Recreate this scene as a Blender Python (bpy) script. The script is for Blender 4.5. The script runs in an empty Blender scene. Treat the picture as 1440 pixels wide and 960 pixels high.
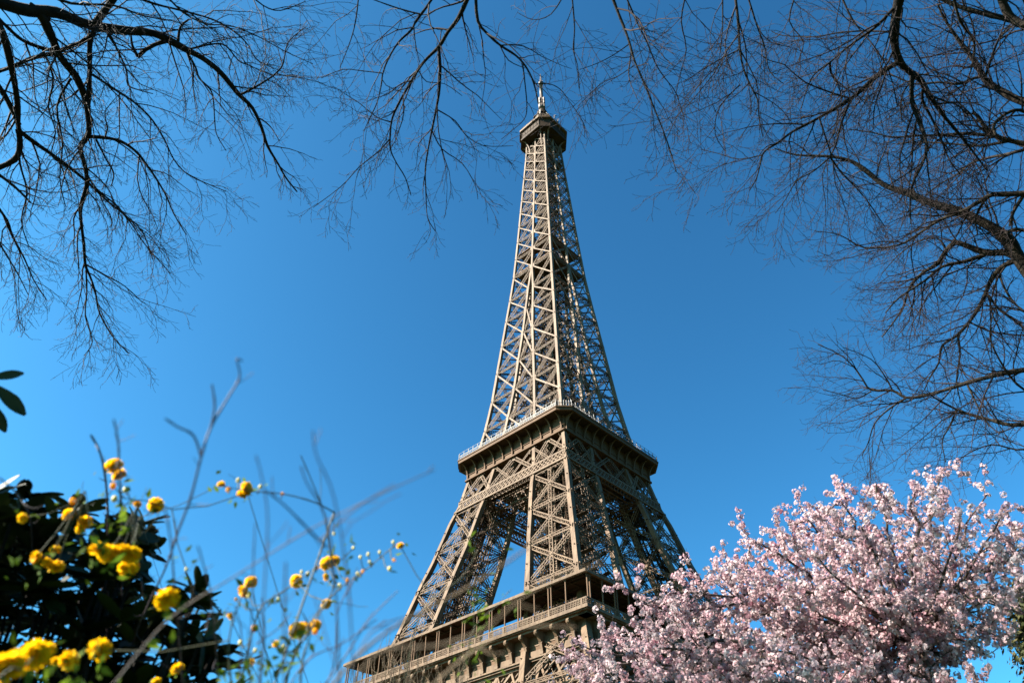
import bpy, math, random
import numpy as np
from mathutils import Vector, Matrix

R = math.radians
rng = np.random.default_rng(7)
random.seed(11)

# ------------------------------------------------------------------ camera, light, sky, exposure
scene = bpy.context.scene
COL = scene.collection
FPX, PITCH, ROLL, CAMZ = 1062.49, R(41.498), R(0.161), 1.7
cam_data = bpy.data.cameras.new('camera')
cam_data.sensor_width = 36.0
cam_data.lens = FPX / 1440 * 36
cam_data.clip_start = 0.05
cam_data.clip_end = 6000
cam_data.dof.use_dof = True
cam_data.dof.focus_distance = 45.0
cam_data.dof.aperture_fstop = 4.0
cam_data.dof.aperture_blades = 0
cam = bpy.data.objects.new('camera', cam_data)
COL.objects.link(cam)
cam.matrix_world = Matrix.Translation((0, 0, CAMZ)) @ Matrix.Rotation(R(90) + PITCH, 4, 'X') @ Matrix.Rotation(ROLL, 4, 'Z')
scene.camera = cam
CAMM = cam.matrix_world.copy()

SUN_AZ, SUN_EL = R(193), R(35)          # angle of the direction to the sun from +X, and its height
sd = Vector((math.cos(SUN_AZ) * math.cos(SUN_EL), math.sin(SUN_AZ) * math.cos(SUN_EL), math.sin(SUN_EL)))
sun_data = bpy.data.lights.new('sun', 'SUN')
sun_data.energy = 5.0
sun_data.angle = R(0.53)
sun_data.color = (1.0, 0.92, 0.80)
sun = bpy.data.objects.new('sun', sun_data)
COL.objects.link(sun)
sun.rotation_euler = (-sd).to_track_quat('-Z', 'Y').to_euler()
sun.location = (-40, -10, 60)

world = bpy.data.worlds.new('World')
scene.world = world
world.use_nodes = True
wn = world.node_tree
for n in list(wn.nodes):
    wn.nodes.remove(n)
sky = wn.nodes.new('ShaderNodeTexSky')
sky.sky_type = 'NISHITA'
sky.sun_disc = False
sky.sun_elevation = SUN_EL
sky.sun_rotation = R(90) - SUN_AZ       # measured clockwise from +Y
sky.altitude = 60
sky.air_density = 1.0
sky.dust_density = 1.6
sky.ozone_density = 3.0
tint = wn.nodes.new('ShaderNodeMix')
tint.data_type = 'RGBA'
tint.blend_type = 'MULTIPLY'
tint.inputs[0].default_value = 1.0
tint.inputs[7].default_value = (0.335, 0.69, 0.705, 1)
bgn = wn.nodes.new('ShaderNodeBackground')
bgn.inputs['Strength'].default_value = 0.05
wo = wn.nodes.new('ShaderNodeOutputWorld')
wn.links.new(sky.outputs[0], tint.inputs[6])
gam = wn.nodes.new('ShaderNodeGamma')
gam.inputs['Gamma'].default_value = 1.36
wn.links.new(tint.outputs[2], gam.inputs['Color'])
wn.links.new(gam.outputs[0], bgn.inputs['Color'])
wn.links.new(bgn.outputs[0], wo.inputs[0])

vs = scene.view_settings
vs.view_transform = 'Standard'
vs.look = 'None'
vs.exposure = 2.4
vs.gamma = 1.0
vs.use_curve_mapping = False
scene.render.engine = 'CYCLES'
scene.cycles.max_bounces = 6
scene.cycles.sample_clamp_direct = 1.0
scene.cycles.sample_clamp_indirect = 0.5
scene.cycles.use_denoising = True
scene.cycles.denoiser = 'OPENIMAGEDENOISE'
scene.cycles.denoising_input_passes = 'RGB_ALBEDO_NORMAL'
scene.cycles.use_adaptive_sampling = False
scene.cycles.pixel_filter_type = 'BLACKMAN_HARRIS'
scene.render.filter_size = 1.35


def at(px, py, dist):
    """the point of the place seen at pixel (px, py) of the 1440x960 photograph, dist metres from the camera"""
    v = Vector(((px - 720) / FPX, -(py - 480) / FPX, -1.0)).normalized() * dist
    return CAMM @ v


# ------------------------------------------------------------------ helpers
def tag(o, label=None, cat=None, group=None, kind=None):
    for k, v in (('label', label), ('category', cat), ('group', group), ('kind', kind)):
        if v:
            o[k] = v
    return o


def empty(name, loc=(0, 0, 0), rz=0.0, parent=None):
    o = bpy.data.objects.new(name, None)
    COL.objects.link(o)
    o.location = loc
    o.rotation_euler = (0, 0, rz)
    o.empty_display_size = 0.3
    if parent:
        o.parent = parent
    return o


def link(name, me, parent=None, loc=None, rz=None):
    o = bpy.data.objects.new(name, me)
    COL.objects.link(o)
    if parent:
        o.parent = parent
    if loc is not None:
        o.location = loc
    if rz is not None:
        o.rotation_euler = (0, 0, rz)
    return o


def np_mesh(name, V, F, mat, smooth=False, fattr=None, attr='tone'):
    """V (N,3), F (M,k) with one k; fattr: one value per face"""
    V = np.asarray(V, dtype=np.float32)
    F = np.asarray(F, dtype=np.int32)
    me = bpy.data.meshes.new(name)
    m, k = F.shape
    me.vertices.add(len(V))
    me.vertices.foreach_set('co', V.ravel())
    me.loops.add(m * k)
    me.loops.foreach_set('vertex_index', F.ravel())
    me.polygons.add(m)
    me.polygons.foreach_set('loop_start', np.arange(0, m * k, k, dtype=np.int32))
    if smooth:
        me.polygons.foreach_set('use_smooth', np.ones(m, dtype=bool))
    if fattr is not None:
        a = me.attributes.new(attr, 'FLOAT', 'FACE')
        a.data.foreach_set('value', np.asarray(fattr, dtype=np.float32))
    me.update(calc_edges=True)
    me.validate()
    me.materials.append(mat)
    return me


class MB:
    """collects boxes, bars, prisms and balls for ONE mesh"""
    def __init__(s):
        s.v, s.f = [], []

    def hexa(s, P):
        b = len(s.v)
        s.v += [tuple(p) for p in P]
        for q in ((0, 3, 2, 1), (4, 5, 6, 7), (0, 1, 5, 4), (1, 2, 6, 5), (2, 3, 7, 6), (3, 0, 4, 7)):
            s.f.append(tuple(b + i for i in q))

    def box(s, x0, x1, y0, y1, z0, z1):
        s.hexa([(x0, y0, z0), (x1, y0, z0), (x1, y1, z0), (x0, y1, z0), (x0, y0, z1), (x1, y0, z1), (x1, y1, z1), (x0, y1, z1)])

    def bar(s, p, q, w, t, n, w2=None, t2=None):
        """box bar from p to q: w wide across the face whose normal is n, t deep along n"""
        p, q, n = Vector(p), Vector(q), Vector(n)
        d = q - p
        if d.length < 1e-6:
            return
        d.normalize()
        n = n - d * n.dot(d)
        if n.length < 1e-4:
            n = Vector((1, 0, 0)) - d * d.x
        n.normalize()
        c = d.cross(n)
        w2 = w if w2 is None else w2
        t2 = t if t2 is None else t2
        a, b = c * w / 2, n * t / 2
        a2, b2 = c * w2 / 2, n * t2 / 2
        s.hexa([p - a - b, p + a - b, p + a + b, p - a + b, q - a2 - b2, q + a2 - b2, q + a2 + b2, q - a2 + b2])

    def truss(s, p, q, n, W, fl, depth=0.0, pitch=None, lace=None, t=0.12):
        """lattice girder: two flanges W apart with zigzag lacing, in the face with normal n; doubled at depth"""
        p, q, n = Vector(p), Vector(q), Vector(n).normalized()
        d = (q - p)
        L = d.length
        d.normalize()
        n = (n - d * n.dot(d)).normalized()
        c = d.cross(n)
        lace = lace or fl * 0.6
        k = max(2, int(round(L / (pitch or W))))
        for off in ((0.0, depth) if depth else (0.0,)):
            o = -n * off
            for sg in (-1, 1):
                s.bar(p + o + c * sg * W / 2, q + o + c * sg * W / 2, fl, t, n)
            for i in range(k):
                a = p + o + d * (L * i / k) + c * (W / 2 if i % 2 else -W / 2)
                b = p + o + d * (L * (i + 1) / k) + c * (-W / 2 if i % 2 else W / 2)
                s.bar(a, b, lace, t * 0.6, n)

    def prism(s, poly, axis_fn, w):
        """extrude a polygon [(u, v)] by +-w/2; axis_fn(u, v, e) -> point"""
        b = len(s.v)
        k = len(poly)
        for e in (-w / 2, w / 2):
            s.v += [tuple(axis_fn(u, v, e)) for u, v in poly]
        s.f.append(tuple(b + i for i in range(k)))
        s.f.append(tuple(b + k + i for i in reversed(range(k))))
        for i in range(k):
            j = (i + 1) % k
            s.f.append((b + i, b + k + i, b + k + j, b + j))

    def ring(s, outer, inner, z0, z1):
        """flat ring between two polygons of equal length"""
        b = len(s.v)
        k = len(outer)
        for z in (z0, z1):
            s.v += [(x, y, z) for x, y in outer] + [(x, y, z) for x, y in inner]
        for i in range(k):
            j = (i + 1) % k
            o0, o1, i0, i1 = b + i, b + j, b + k + i, b + k + j
            T = 2 * k
            s.f += [(o0, i0, i1, o1), (o0 + T, o1 + T, i1 + T, i0 + T), (o0, o1, o1 + T, o0 + T), (i0, i0 + T, i1 + T, i1)]

    def ball(s, c, r, nu=8, nv=6):
        b = len(s.v)
        for j in range(nv + 1):
            th = math.pi * j / nv
            for i in range(nu):
                ph = 2 * math.pi * i / nu
                s.v.append((c[0] + r * math.sin(th) * math.cos(ph), c[1] + r * math.sin(th) * math.sin(ph), c[2] + r * math.cos(th)))
        for j in range(nv):
            for i in range(nu):
                i2 = (i + 1) % nu
                s.f.append((b + j * nu + i, b + (j + 1) * nu + i, b + (j + 1) * nu + i2, b + j * nu + i2))

    def mesh(s, name, mat, smooth=False):
        me = bpy.data.meshes.new(name)
        me.from_pydata(s.v, [], s.f)
        me.update()
        me.materials.append(mat)
        if smooth:
            me.polygons.foreach_set('use_smooth', np.ones(len(me.polygons), dtype=bool))
        return me

    def build(s, name, mat, parent=None, smooth=False):
        return link(name, s.mesh(name, mat, smooth), parent)


class Tubes:
    """collects tapered polyline tubes for ONE mesh"""
    def __init__(s):
        s.g = {}

    def add(s, pts, radii, sides=4):
        s.g.setdefault((len(pts), sides), []).append((pts, radii))

    def arrays(s):
        Vs, Fs, b = [], [], 0
        for (n, sides), items in s.g.items():
            P = np.array([[tuple(p) for p in it[0]] for it in items], dtype=np.float64)
            Rr = np.array([it[1] for it in items], dtype=np.float64)
            K = len(items)
            T = np.empty_like(P)
            T[:, 1:-1] = P[:, 2:] - P[:, :-2]
            T[:, 0] = P[:, 1] - P[:, 0]
            T[:, -1] = P[:, -1] - P[:, -2]
            T /= np.maximum(np.linalg.norm(T, axis=2, keepdims=True), 1e-9)
            D = P[:, -1] - P[:, 0]
            ref = np.where((np.abs(D[:, 2:3]) < 0.7 * np.linalg.norm(D, axis=1, keepdims=True)), np.array([[0, 0, 1.0]]), np.array([[1.0, 0, 0]]))
            ref = np.repeat(ref[:, None, :], n, axis=1)
            A = np.cross(T, ref)
            A /= np.maximum(np.linalg.norm(A, axis=2, keepdims=True), 1e-9)
            B = np.cross(T, A)
            ang = np.arange(sides) * 2 * np.pi / sides
            ring = A[:, :, None, :] * np.cos(ang)[None, None, :, None] + B[:, :, None, :] * np.sin(ang)[None, None, :, None]
            V = P[:, :, None, :] + ring * Rr[:, :, None, None]
            idx = b + np.arange(K * n * sides).reshape(K, n, sides)
            q = np.stack([idx[:, :-1, :], np.roll(idx, -1, 2)[:, :-1, :], np.roll(idx, -1, 2)[:, 1:, :], idx[:, 1:, :]], axis=-1)
            Vs.append(V.reshape(-1, 3))
            Fs.append(q.reshape(-1, 4))
            b += K * n * sides
        return np.concatenate(Vs), np.concatenate(Fs)

    def build(s, name, mat, parent=None, origin=None, smooth=True):
        V, F = s.arrays()
        if origin is not None:
            V = V - np.array(tuple(origin))
        return link(name, np_mesh(name, V, F, mat, smooth), parent)


def smooth_path(pts, sub=4):
    """Catmull-Rom through pts (Vectors); returns the points and each one's position 0..1"""
    out, ts = [], []
    n = len(pts)
    for i in range(n - 1):
        p0, p1, p2, p3 = pts[max(i - 1, 0)], pts[i], pts[i + 1], pts[min(i + 2, n - 1)]
        for k in range(sub):
            t = k / sub
            out.append(0.5 * ((2 * p1) + (p2 - p0) * t + (2 * p0 - 5 * p1 + 4 * p2 - p3) * t * t + (3 * p1 - p0 - 3 * p2 + p3) * t ** 3))
            ts.append((i + t) / (n - 1))
    out.append(pts[-1].copy())
    ts.append(1.0)
    return out, ts


# ------------------------------------------------------------------ materials
def new_mat(name):
    m = bpy.data.materials.new(name)
    m.use_nodes = True
    nt = m.node_tree
    return m, nt, nt.nodes['Principled BSDF']


def noise_mat(name, c1, c2, scale=4.0, rough=0.6, spec=0.3, detail=5.0, bump=0.0, bscale=None, metallic=0.0):
    m, nt, b = new_mat(name)
    tc = nt.nodes.new('ShaderNodeTexCoord')
    nz = nt.nodes.new('ShaderNodeTexNoise')
    nz.inputs['Scale'].default_value = scale
    nz.inputs['Detail'].default_value = detail
    cr = nt.nodes.new('ShaderNodeValToRGB')
    cr.color_ramp.elements[0].position = 0.32
    cr.color_ramp.elements[1].position = 0.68
    cr.color_ramp.elements[0].color = (*c1, 1)
    cr.color_ramp.elements[1].color = (*c2, 1)
    nt.links.new(tc.outputs['Object'], nz.inputs['Vector'])
    nt.links.new(nz.outputs['Fac'], cr.inputs[0])
    nt.links.new(cr.outputs[0], b.inputs['Base Color'])
    b.inputs['Roughness'].default_value = rough
    b.inputs['Specular IOR Level'].default_value = spec
    b.inputs['Metallic'].default_value = metallic
    if bump:
        n2 = nt.nodes.new('ShaderNodeTexNoise')
        n2.inputs['Scale'].default_value = bscale or scale * 4
        n2.inputs['Detail'].default_value = 6
        bp = nt.nodes.new('ShaderNodeBump')
        bp.inputs['Strength'].default_value = bump
        bp.inputs['Distance'].default_value = 0.02
        nt.links.new(tc.outputs['Object'], n2.inputs['Vector'])
        nt.links.new(n2.outputs['Fac'], bp.inputs['Height'])
        nt.links.new(bp.outputs[0], b.inputs['Normal'])
    return m


def leaf_mat(name, stops, rough=0.5, spec=0.3, trans=0.3, sheen=0.0):
    """leaf or petal: colour by each leaf's own tone, some light passes through"""
    m, nt, b = new_mat(name)
    at_ = nt.nodes.new('ShaderNodeAttribute')
    at_.attribute_name = 'tone'
    cr = nt.nodes.new('ShaderNodeValToRGB')
    el = cr.color_ramp.elements
    el[0].position, el[0].color = stops[0][0], (*stops[0][1], 1)
    el[1].position, el[1].color = stops[-1][0], (*stops[-1][1], 1)
    for p, c in stops[1:-1]:
        e = el.new(p)
        e.color = (*c, 1)
    nt.links.new(at_.outputs['Fac'], cr.inputs[0])
    nt.links.new(cr.outputs[0], b.inputs['Base Color'])
    b.inputs['Roughness'].default_value = rough
    b.inputs['Specular IOR Level'].default_value = spec
    tr = nt.nodes.new('ShaderNodeBsdfTranslucent')
    nt.links.new(cr.outputs[0], tr.inputs['Color'])
    mx = nt.nodes.new('ShaderNodeMixShader')
    mx.inputs[0].default_value = trans
    out = nt.nodes['Material Output']
    nt.links.new(b.outputs[0], mx.inputs[1])
    nt.links.new(tr.outputs[0], mx.inputs[2])
    nt.links.new(mx.outputs[0], out.inputs['Surface'])
    return m


M = {}
def paint_mat(name, c1, c2, rough=0.65, spec=0.16):
    # old layered paint: broad fading, rain streaks running down, small rusty blotches
    m, nt, b = new_mat(name)
    tc = nt.nodes.new('ShaderNodeTexCoord')

    def nz(scale, detail, vec_scale=None):
        n = nt.nodes.new('ShaderNodeTexNoise')
        n.inputs['Scale'].default_value = scale
        n.inputs['Detail'].default_value = detail
        if vec_scale:
            mp = nt.nodes.new('ShaderNodeMapping')
            mp.inputs['Scale'].default_value = vec_scale
            nt.links.new(tc.outputs['Object'], mp.inputs['Vector'])
            nt.links.new(mp.outputs[0], n.inputs['Vector'])
        else:
            nt.links.new(tc.outputs['Object'], n.inputs['Vector'])
        return n

    def ramp(n, p0, a, p1, c):
        r = nt.nodes.new('ShaderNodeValToRGB')
        r.color_ramp.elements[0].position, r.color_ramp.elements[0].color = p0, (*a, 1)
        r.color_ramp.elements[1].position, r.color_ramp.elements[1].color = p1, (*c, 1)
        nt.links.new(n.outputs['Fac'], r.inputs[0])
        return r

    def mul(a, b_):
        x = nt.nodes.new('ShaderNodeMix')
        x.data_type, x.blend_type = 'RGBA', 'MULTIPLY'
        x.inputs[0].default_value = 1.0
        nt.links.new(a.outputs[2] if a.bl_idname == 'ShaderNodeMix' else a.outputs[0], x.inputs[6])
        nt.links.new(b_.outputs[0], x.inputs[7])
        return x

    base = ramp(nz(0.12, 4), 0.3, c1, 0.7, c2)
    streak = ramp(nz(0.9, 5, (1.6, 1.6, 0.12)), 0.34, (0.66, 0.60, 0.55), 0.6, (1.08, 1.08, 1.08))
    rust = ramp(nz(1.7, 6), 0.30, (0.72, 0.5, 0.36), 0.42, (1, 1, 1))
    out = mul(mul(base, streak), rust)
    nt.links.new(out.outputs[2], b.inputs['Base Color'])
    b.inputs['Roughness'].default_value = rough
    b.inputs['Specular IOR Level'].default_value = spec
    return m


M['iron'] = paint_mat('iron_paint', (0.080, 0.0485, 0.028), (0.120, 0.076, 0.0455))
M['iron_pale_lit'] = paint_mat('iron_paint_pale_lit', (0.104, 0.070, 0.047), (0.145, 0.101, 0.070))  # paler shaft paint, its brighter exposure up high also put into the colour
M['iron_shaded'] = noise_mat('iron_paint_shaded', (0.026, 0.015, 0.009), (0.040, 0.024, 0.014), scale=0.4, rough=0.7, spec=0.1)  # same iron paint with the shade of interiors and undersides put into its colour
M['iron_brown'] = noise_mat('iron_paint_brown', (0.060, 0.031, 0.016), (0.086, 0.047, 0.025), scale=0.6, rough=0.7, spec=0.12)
M['rail'] = noise_mat('galvanised_rail', (0.026, 0.024, 0.022), (0.05, 0.047, 0.044), scale=1.5, rough=0.5)
M['glass'] = noise_mat('dark_glazing', (0.03, 0.03, 0.035), (0.06, 0.055, 0.05), scale=0.8, rough=0.15, spec=0.5)
M['stone'] = noise_mat('pier_stone', (0.24, 0.21, 0.17), (0.32, 0.28, 0.23), scale=0.6, rough=0.85, bump=0.3)
M['red'] = noise_mat('red_panel', (0.32, 0.05, 0.04), (0.40, 0.07, 0.05), scale=1.0)
M['mast'] = noise_mat('mast_paint', (0.07, 0.05, 0.038), (0.10, 0.073, 0.058), scale=1.0, rough=0.5)
M['bark'] = noise_mat('dark_bark', (0.006, 0.005, 0.0045), (0.015, 0.012, 0.0105), scale=14, rough=0.9, spec=0.1, bump=0.6, bscale=40)
M['bark_pale'] = noise_mat('grey_bark', (0.005, 0.004, 0.0035), (0.026, 0.021, 0.016), scale=9, rough=0.9, spec=0.1, bump=0.6, bscale=40)
M['twig'] = noise_mat('twig_bark', (0.008, 0.005, 0.006), (0.022, 0.0135, 0.0145), scale=3, rough=0.8, spec=0.15)
M['twig_pale'] = noise_mat('pale_twig_bark', (0.006, 0.004, 0.0045), (0.024, 0.0155, 0.015), scale=3, rough=0.8, spec=0.15)
M['cherry_bark'] = noise_mat('cherry_bark', (0.025, 0.018, 0.016), (0.07, 0.05, 0.04), scale=10, rough=0.75, spec=0.2, bump=0.5, bscale=40)
M['blossom'] = leaf_mat('cherry_petal', [(0.0, (0.26, 0.09, 0.125)), (0.25, (0.37, 0.20, 0.235)), (0.6, (0.455, 0.30, 0.325)), (1.0, (0.50, 0.40, 0.405))], rough=0.7, spec=0.06, trans=0.42)
M['kerria'] = leaf_mat('yellow_petal', [(0.0, (0.74, 0.36, 0.002)), (0.5, (0.80, 0.47, 0.004)), (1.0, (0.82, 0.56, 0.015))], rough=0.6, spec=0.08, trans=0.5)
M['kerria_leaf'] = leaf_mat('fresh_leaf', [(0.0, (0.03, 0.06, 0.006)), (1.0, (0.10, 0.15, 0.012))], rough=0.7, spec=0.08, trans=0.45)
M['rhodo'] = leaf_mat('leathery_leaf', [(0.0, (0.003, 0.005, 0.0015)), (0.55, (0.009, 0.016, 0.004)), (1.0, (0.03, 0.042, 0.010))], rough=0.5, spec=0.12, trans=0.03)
M['conifer'] = leaf_mat('scale_leaf', [(0.0, (0.010, 0.013, 0.003)), (0.6, (0.022, 0.024, 0.006)), (1.0, (0.055, 0.044, 0.012))], rough=0.7, spec=0.15, trans=0.15)
M['cane'] = noise_mat('green_brown_cane', (0.02, 0.024, 0.007), (0.045, 0.042, 0.015), scale=20, rough=0.6)
M['cane_purple'] = noise_mat('purple_brown_cane', (0.02, 0.012, 0.018), (0.042, 0.027, 0.035), scale=20, rough=0.6)
M['cane_grey'] = noise_mat('pale_grey_cane', (0.035, 0.023, 0.019), (0.07, 0.048, 0.041), scale=20, rough=0.7)
M['straw'] = noise_mat('dry_twig', (0.055, 0.034, 0.019), (0.12, 0.08, 0.047), scale=6, rough=0.8)
M['grass'] = noise_mat('lawn', (0.018, 0.032, 0.008), (0.04, 0.06, 0.016), scale=0.7, rough=0.9, spec=0.1, bump=0.6, bscale=30)
M['gravel'] = noise_mat('gravel', (0.05, 0.042, 0.031), (0.085, 0.072, 0.054), scale=8, rough=0.95, spec=0.1, bump=0.5, bscale=60)

# ------------------------------------------------------------------ ground
g = MB()
g.v = [(-2500, -2500, 0), (2500, -2500, 0), (2500, 2500, 0), (-2500, 2500, 0)]
g.f = [(0, 1, 2, 3)]
tag(g.build('ground', M['grass']), 'green lawn spreading below the trees to the horizon', 'ground', kind='structure')
g = MB()
g.v = [(-70, 95, 0.004), (100, 95, 0.004), (110, 290, 0.004), (-85, 290, 0.004)]
g.f = [(0, 1, 2, 3)]
tag(g.build('gravel_path', M['gravel']), 'pale gravel square spreading under the iron tower', 'path', kind='structure')

# ------------------------------------------------------------------ the tower
TZ = [0, 28, 44, 56.3, 63, 68.4, 82.7, 88.3, 99.4, 104.8, 112, 118, 124, 131.6, 140.5, 151, 161, 174, 192.3, 213, 235.9, 254, 268.9, 279]
TH = [64.5, 47.5, 39.2, 33.6, 31.3, 29.5, 25.75, 24.1, 21.4, 19.7, 18.35, 17.1, 16.1, 14.9, 13.85, 12.95, 12.1, 10.95, 9.33, 8.2, 7.1, 6.2, 5.5, 5.2]
AZ = [0, 28, 44, 56.3, 68.3, 86, 94.6, 106, 112, 118, 130.5, 140.9, 151.8, 162.4, 174, 185, 192]
AA = [40.0, 27.5, 21.5, 17.6, 14.6, 11.0, 9.5, 7.9, 7.0, 6.2, 4.75, 3.6, 2.75, 1.75, 1.2, 0.7, 0.0]


def hz(z):
    return float(np.interp(z, TZ, TH))


def az(z):
    return float(np.interp(z, AZ, AA))


def pw(z):
    return float(np.interp(z, [0, 57, 118, 200, 279], [2.0, 1.35, 1.0, 0.82, 0.62]))


tower = empty('iron_lattice_tower', (185.806 * math.sin(R(4.068)), 185.806 * math.cos(R(4.068)), 0), R(-44.51))
tag(tower, 'tall brown iron lattice tower with two broad galleries and a mast on top', 'tower')

FN = Vector((0, -1, 0))
# --- one leg (the quadrant +x -y), copied four times
leg_levels = [0, 12, 24, 35, 45.5, 57, 69.3, 80.2, 91.0, 102.6, 112.6]
brace, track = MB(), MB()
post_me = []


def corner(kx, ky, z):
    return Vector(((hz(z) if kx else az(z)), -(hz(z) if ky else az(z)), z))


zs = [0, 14, 28, 36, 44, 50, 56.3, 63, 68.4, 75, 82.7, 88.3, 94, 99.4, 104.8, 112.6]
for kx in (0, 1):
    for ky in (0, 1):
        posts = MB()
        for z0, z1 in zip(zs[:-1], zs[1:]):
            p, q = corner(kx, ky, z0), corner(kx, ky, z1)
            i0, i1 = pw(z0) / 2, pw(z1) / 2
            sx, sy = (-1 if kx else 1), (1 if ky else -1)
            p += Vector((sx * i0, sy * i0, 0))
            q += Vector((sx * i1, sy * i1, 0))
            posts.bar(p, q, pw(z0), pw(z0), FN, pw(z1), pw(z1))
        post_me.append(posts.mesh('corner_post', M['iron']))
faces = [((0, 1), (1, 1), Vector((0, -1, 0))), ((1, 1), (1, 0), Vector((1, 0, 0))), ((1, 0), (0, 0), Vector((0, 1, 0))), ((0, 0), (0, 1), Vector((-1, 0, 0)))]
for fi, (ka, kb, n) in enumerate(faces):
    for z0, z1 in zip(leg_levels[:-1], leg_levels[1:]):
        low = z1 <= 45.5
        A0, B0, A1, B1 = corner(*ka, z0), corner(*kb, z0), corner(*ka, z1), corner(*kb, z1)
        ins = -n * 0.35
        A0, B0, A1, B1 = A0 + ins, B0 + ins, A1 + ins, B1 + ins
        W, fl = (1.3, 0.22) if low else (0.85, 0.2)
        dp = 0 if low else 0.8
        last = z1 > 110
        if not last:
            brace.truss(A1, B0, n, W, fl, dp, lace=0.11)
            brace.truss(A0, B1, n, W * 0.85, fl * 0.85, dp, lace=0.1)
        brace.truss(A0, B0, n, W * 0.8, fl * 0.8, dp, lace=0.1)
        m0, m1 = (A0 + B0) / 2, (A1 + B1) / 2
        if z0 > 50 and not last:
            brace.truss(m0, m1, n, 0.95, 0.17, 1.0, pitch=0.8, lace=0.12)
            brace.bar((A0 + B1 + A1 + B0) / 4 - Vector((0, 0, 0.45)) + n * 0.1, (A0 + B1 + A1 + B0) / 4 + Vector((0, 0, 0.45)) + n * 0.1, 0.95, 0.12, n)
            for e in (A0, B0):
                c_ = (m0 - e).normalized() * 0.9
                brace.bar(e + c_ - Vector((0, 0, 0.8)) + n * 0.05, e + c_ + Vector((0, 0, 0.8)) + n * 0.05, 0.9, 0.1, n)
            brace.bar(m0 - Vector((0, 0, 0.35)) + n * 0.1, m0 + Vector((0, 0, 0.35)) + n * 0.1, 0.8, 0.12, n)
# inside the leg: lift rails, ladders, flat cross frames at each level
for sx, sy in ((-2.6, -2.6), (-1.0, 1.2), (1.2, -1.0), (2.8, 2.8), (2.2, -2.8), (-2.8, 2.2)):
    for z0, z1 in zip(leg_levels[4:-1], leg_levels[5:]):
        c0, c1 = (hz(z0) + az(z0)) / 2, (hz(z1) + az(z1)) / 2
        k0, k1 = (hz(z0) - az(z0)) / 13.0, (hz(z1) - az(z1)) / 13.0
        track.truss((c0 + sx * k0, -c0 + sy * k0, z0), (c1 + sx * k1, -c1 + sy * k1, z1), Vector((sx, sy, 0.3)), 0.9, 0.22, 0.9, pitch=0.9, lace=0.16)
for z0, z1 in zip(leg_levels[4:-1], leg_levels[5:]):
    for z in (z0, (z0 + z1) / 2):
        A, B, C_, D = corner(0, 0, z), corner(1, 0, z), corner(1, 1, z), corner(0, 1, z)
        up = Vector((0, 0, 1))
        track.truss(A, C_, up, 0.8, 0.2, 0, lace=0.12)
        track.truss(B, D, up, 0.8, 0.2, 0, lace=0.12)
        track.truss((A + B) / 2, (C_ + D) / 2, up, 0.6, 0.16, 0, lace=0.1)
        track.truss((A + D) / 2, (C_ + B) / 2, up, 0.6, 0.16, 0, lace=0.1)
        # stair flights zigzagging up
        s0, s1 = corner(0, 0, z), corner(1, 0, z + 2.6)
        track.bar(s0.lerp(C_, 0.3), s1.lerp(C_, 0.3) , 0.9, 0.2, Vector((0, 0.5, 1)))
        track.bar(A.lerp(D, .7).lerp(C_, .15), (B + Vector((0, 0, 2.4))).lerp(C_, .6), 0.9, 0.2, Vector((0, 0.5, 1)))
brace_me, track_me = brace.mesh('leg_bracing', M['iron']), track.mesh('lift_track', M['iron_shaded'])
pier = MB()
pier.box(hz(0) - 27, hz(0) + 2, -hz(0) - 2, -hz(0) + 27, -0.5, 2.6)
pier.box(hz(0) - 26, hz(0) + 1, -hz(0) - 1, -hz(0) + 26, 2.6, 4.0)
pier_me = pier.mesh('stone_pier', M['stone'])
for k in range(4):
    lo = empty('leg', parent=tower, rz=k * math.pi / 2)
    for pm in post_me:
        link('corner_post', pm, lo)
    link('leg_bracing', brace_me, lo)
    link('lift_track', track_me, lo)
    link('stone_pier', pier_me, lo)


def rot4(x, y, k):
    for _ in range(k):
        x, y = -y, x
    return x, y


class MB4(MB):
    """what is drawn for the -y face is repeated on all four faces"""
    def mesh(s, name, mat, smooth=False):
        v0, f0 = list(s.v), list(s.f)
        n = len(v0)
        for k in range(1, 4):
            s.v += [(*rot4(x, y, k), z) for x, y, z in v0]
            s.f += [tuple(i + n * k for i in f) for f in f0]
        return MB.mesh(s, name, mat, smooth)


def square(h, c=0.0):
    if c <= 0:
        return [(-h, -h), (h, -h), (h, h), (-h, h)]
    return [(-h + c, -h), (h - c, -h), (h, -h + c), (h, h - c), (h - c, h), (-h + c, h), (-h, h - c), (-h, -h + c)]


# --- first floor
ff = empty('first_floor', parent=tower)
m = MB()
m.ring(square(37.0), square(16), 55.75, 56.3)
m.ring(square(37.35), square(36.4), 55.95, 56.55)
m.build('floor_deck', M['iron'], ff)
m = MB()
m.ring(square(37.45), square(36.9), 62.55, 63.1)
m.build('roof_edge', M['iron'], ff)
m = MB()
m.ring(square(36.9), square(29.8), 62.7, 63.0)
m.build('canopy_roof', M['iron_shaded'], ff)
m = MB4()
for x in np.arange(-36, 36.1, 4.0):
    m.bar((x, -36.7, 62.55), (x, -30, 62.55), 0.22, 0.3, (0, 0, 1))
for y in (-35, -32.5, -30.1):
    m.bar((-abs(y), y, 62.5), (abs(y), y, 62.5), 0.25, 0.4, (0, 0, 1))
m.build('canopy_beams', M['iron_shaded'], ff)
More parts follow.
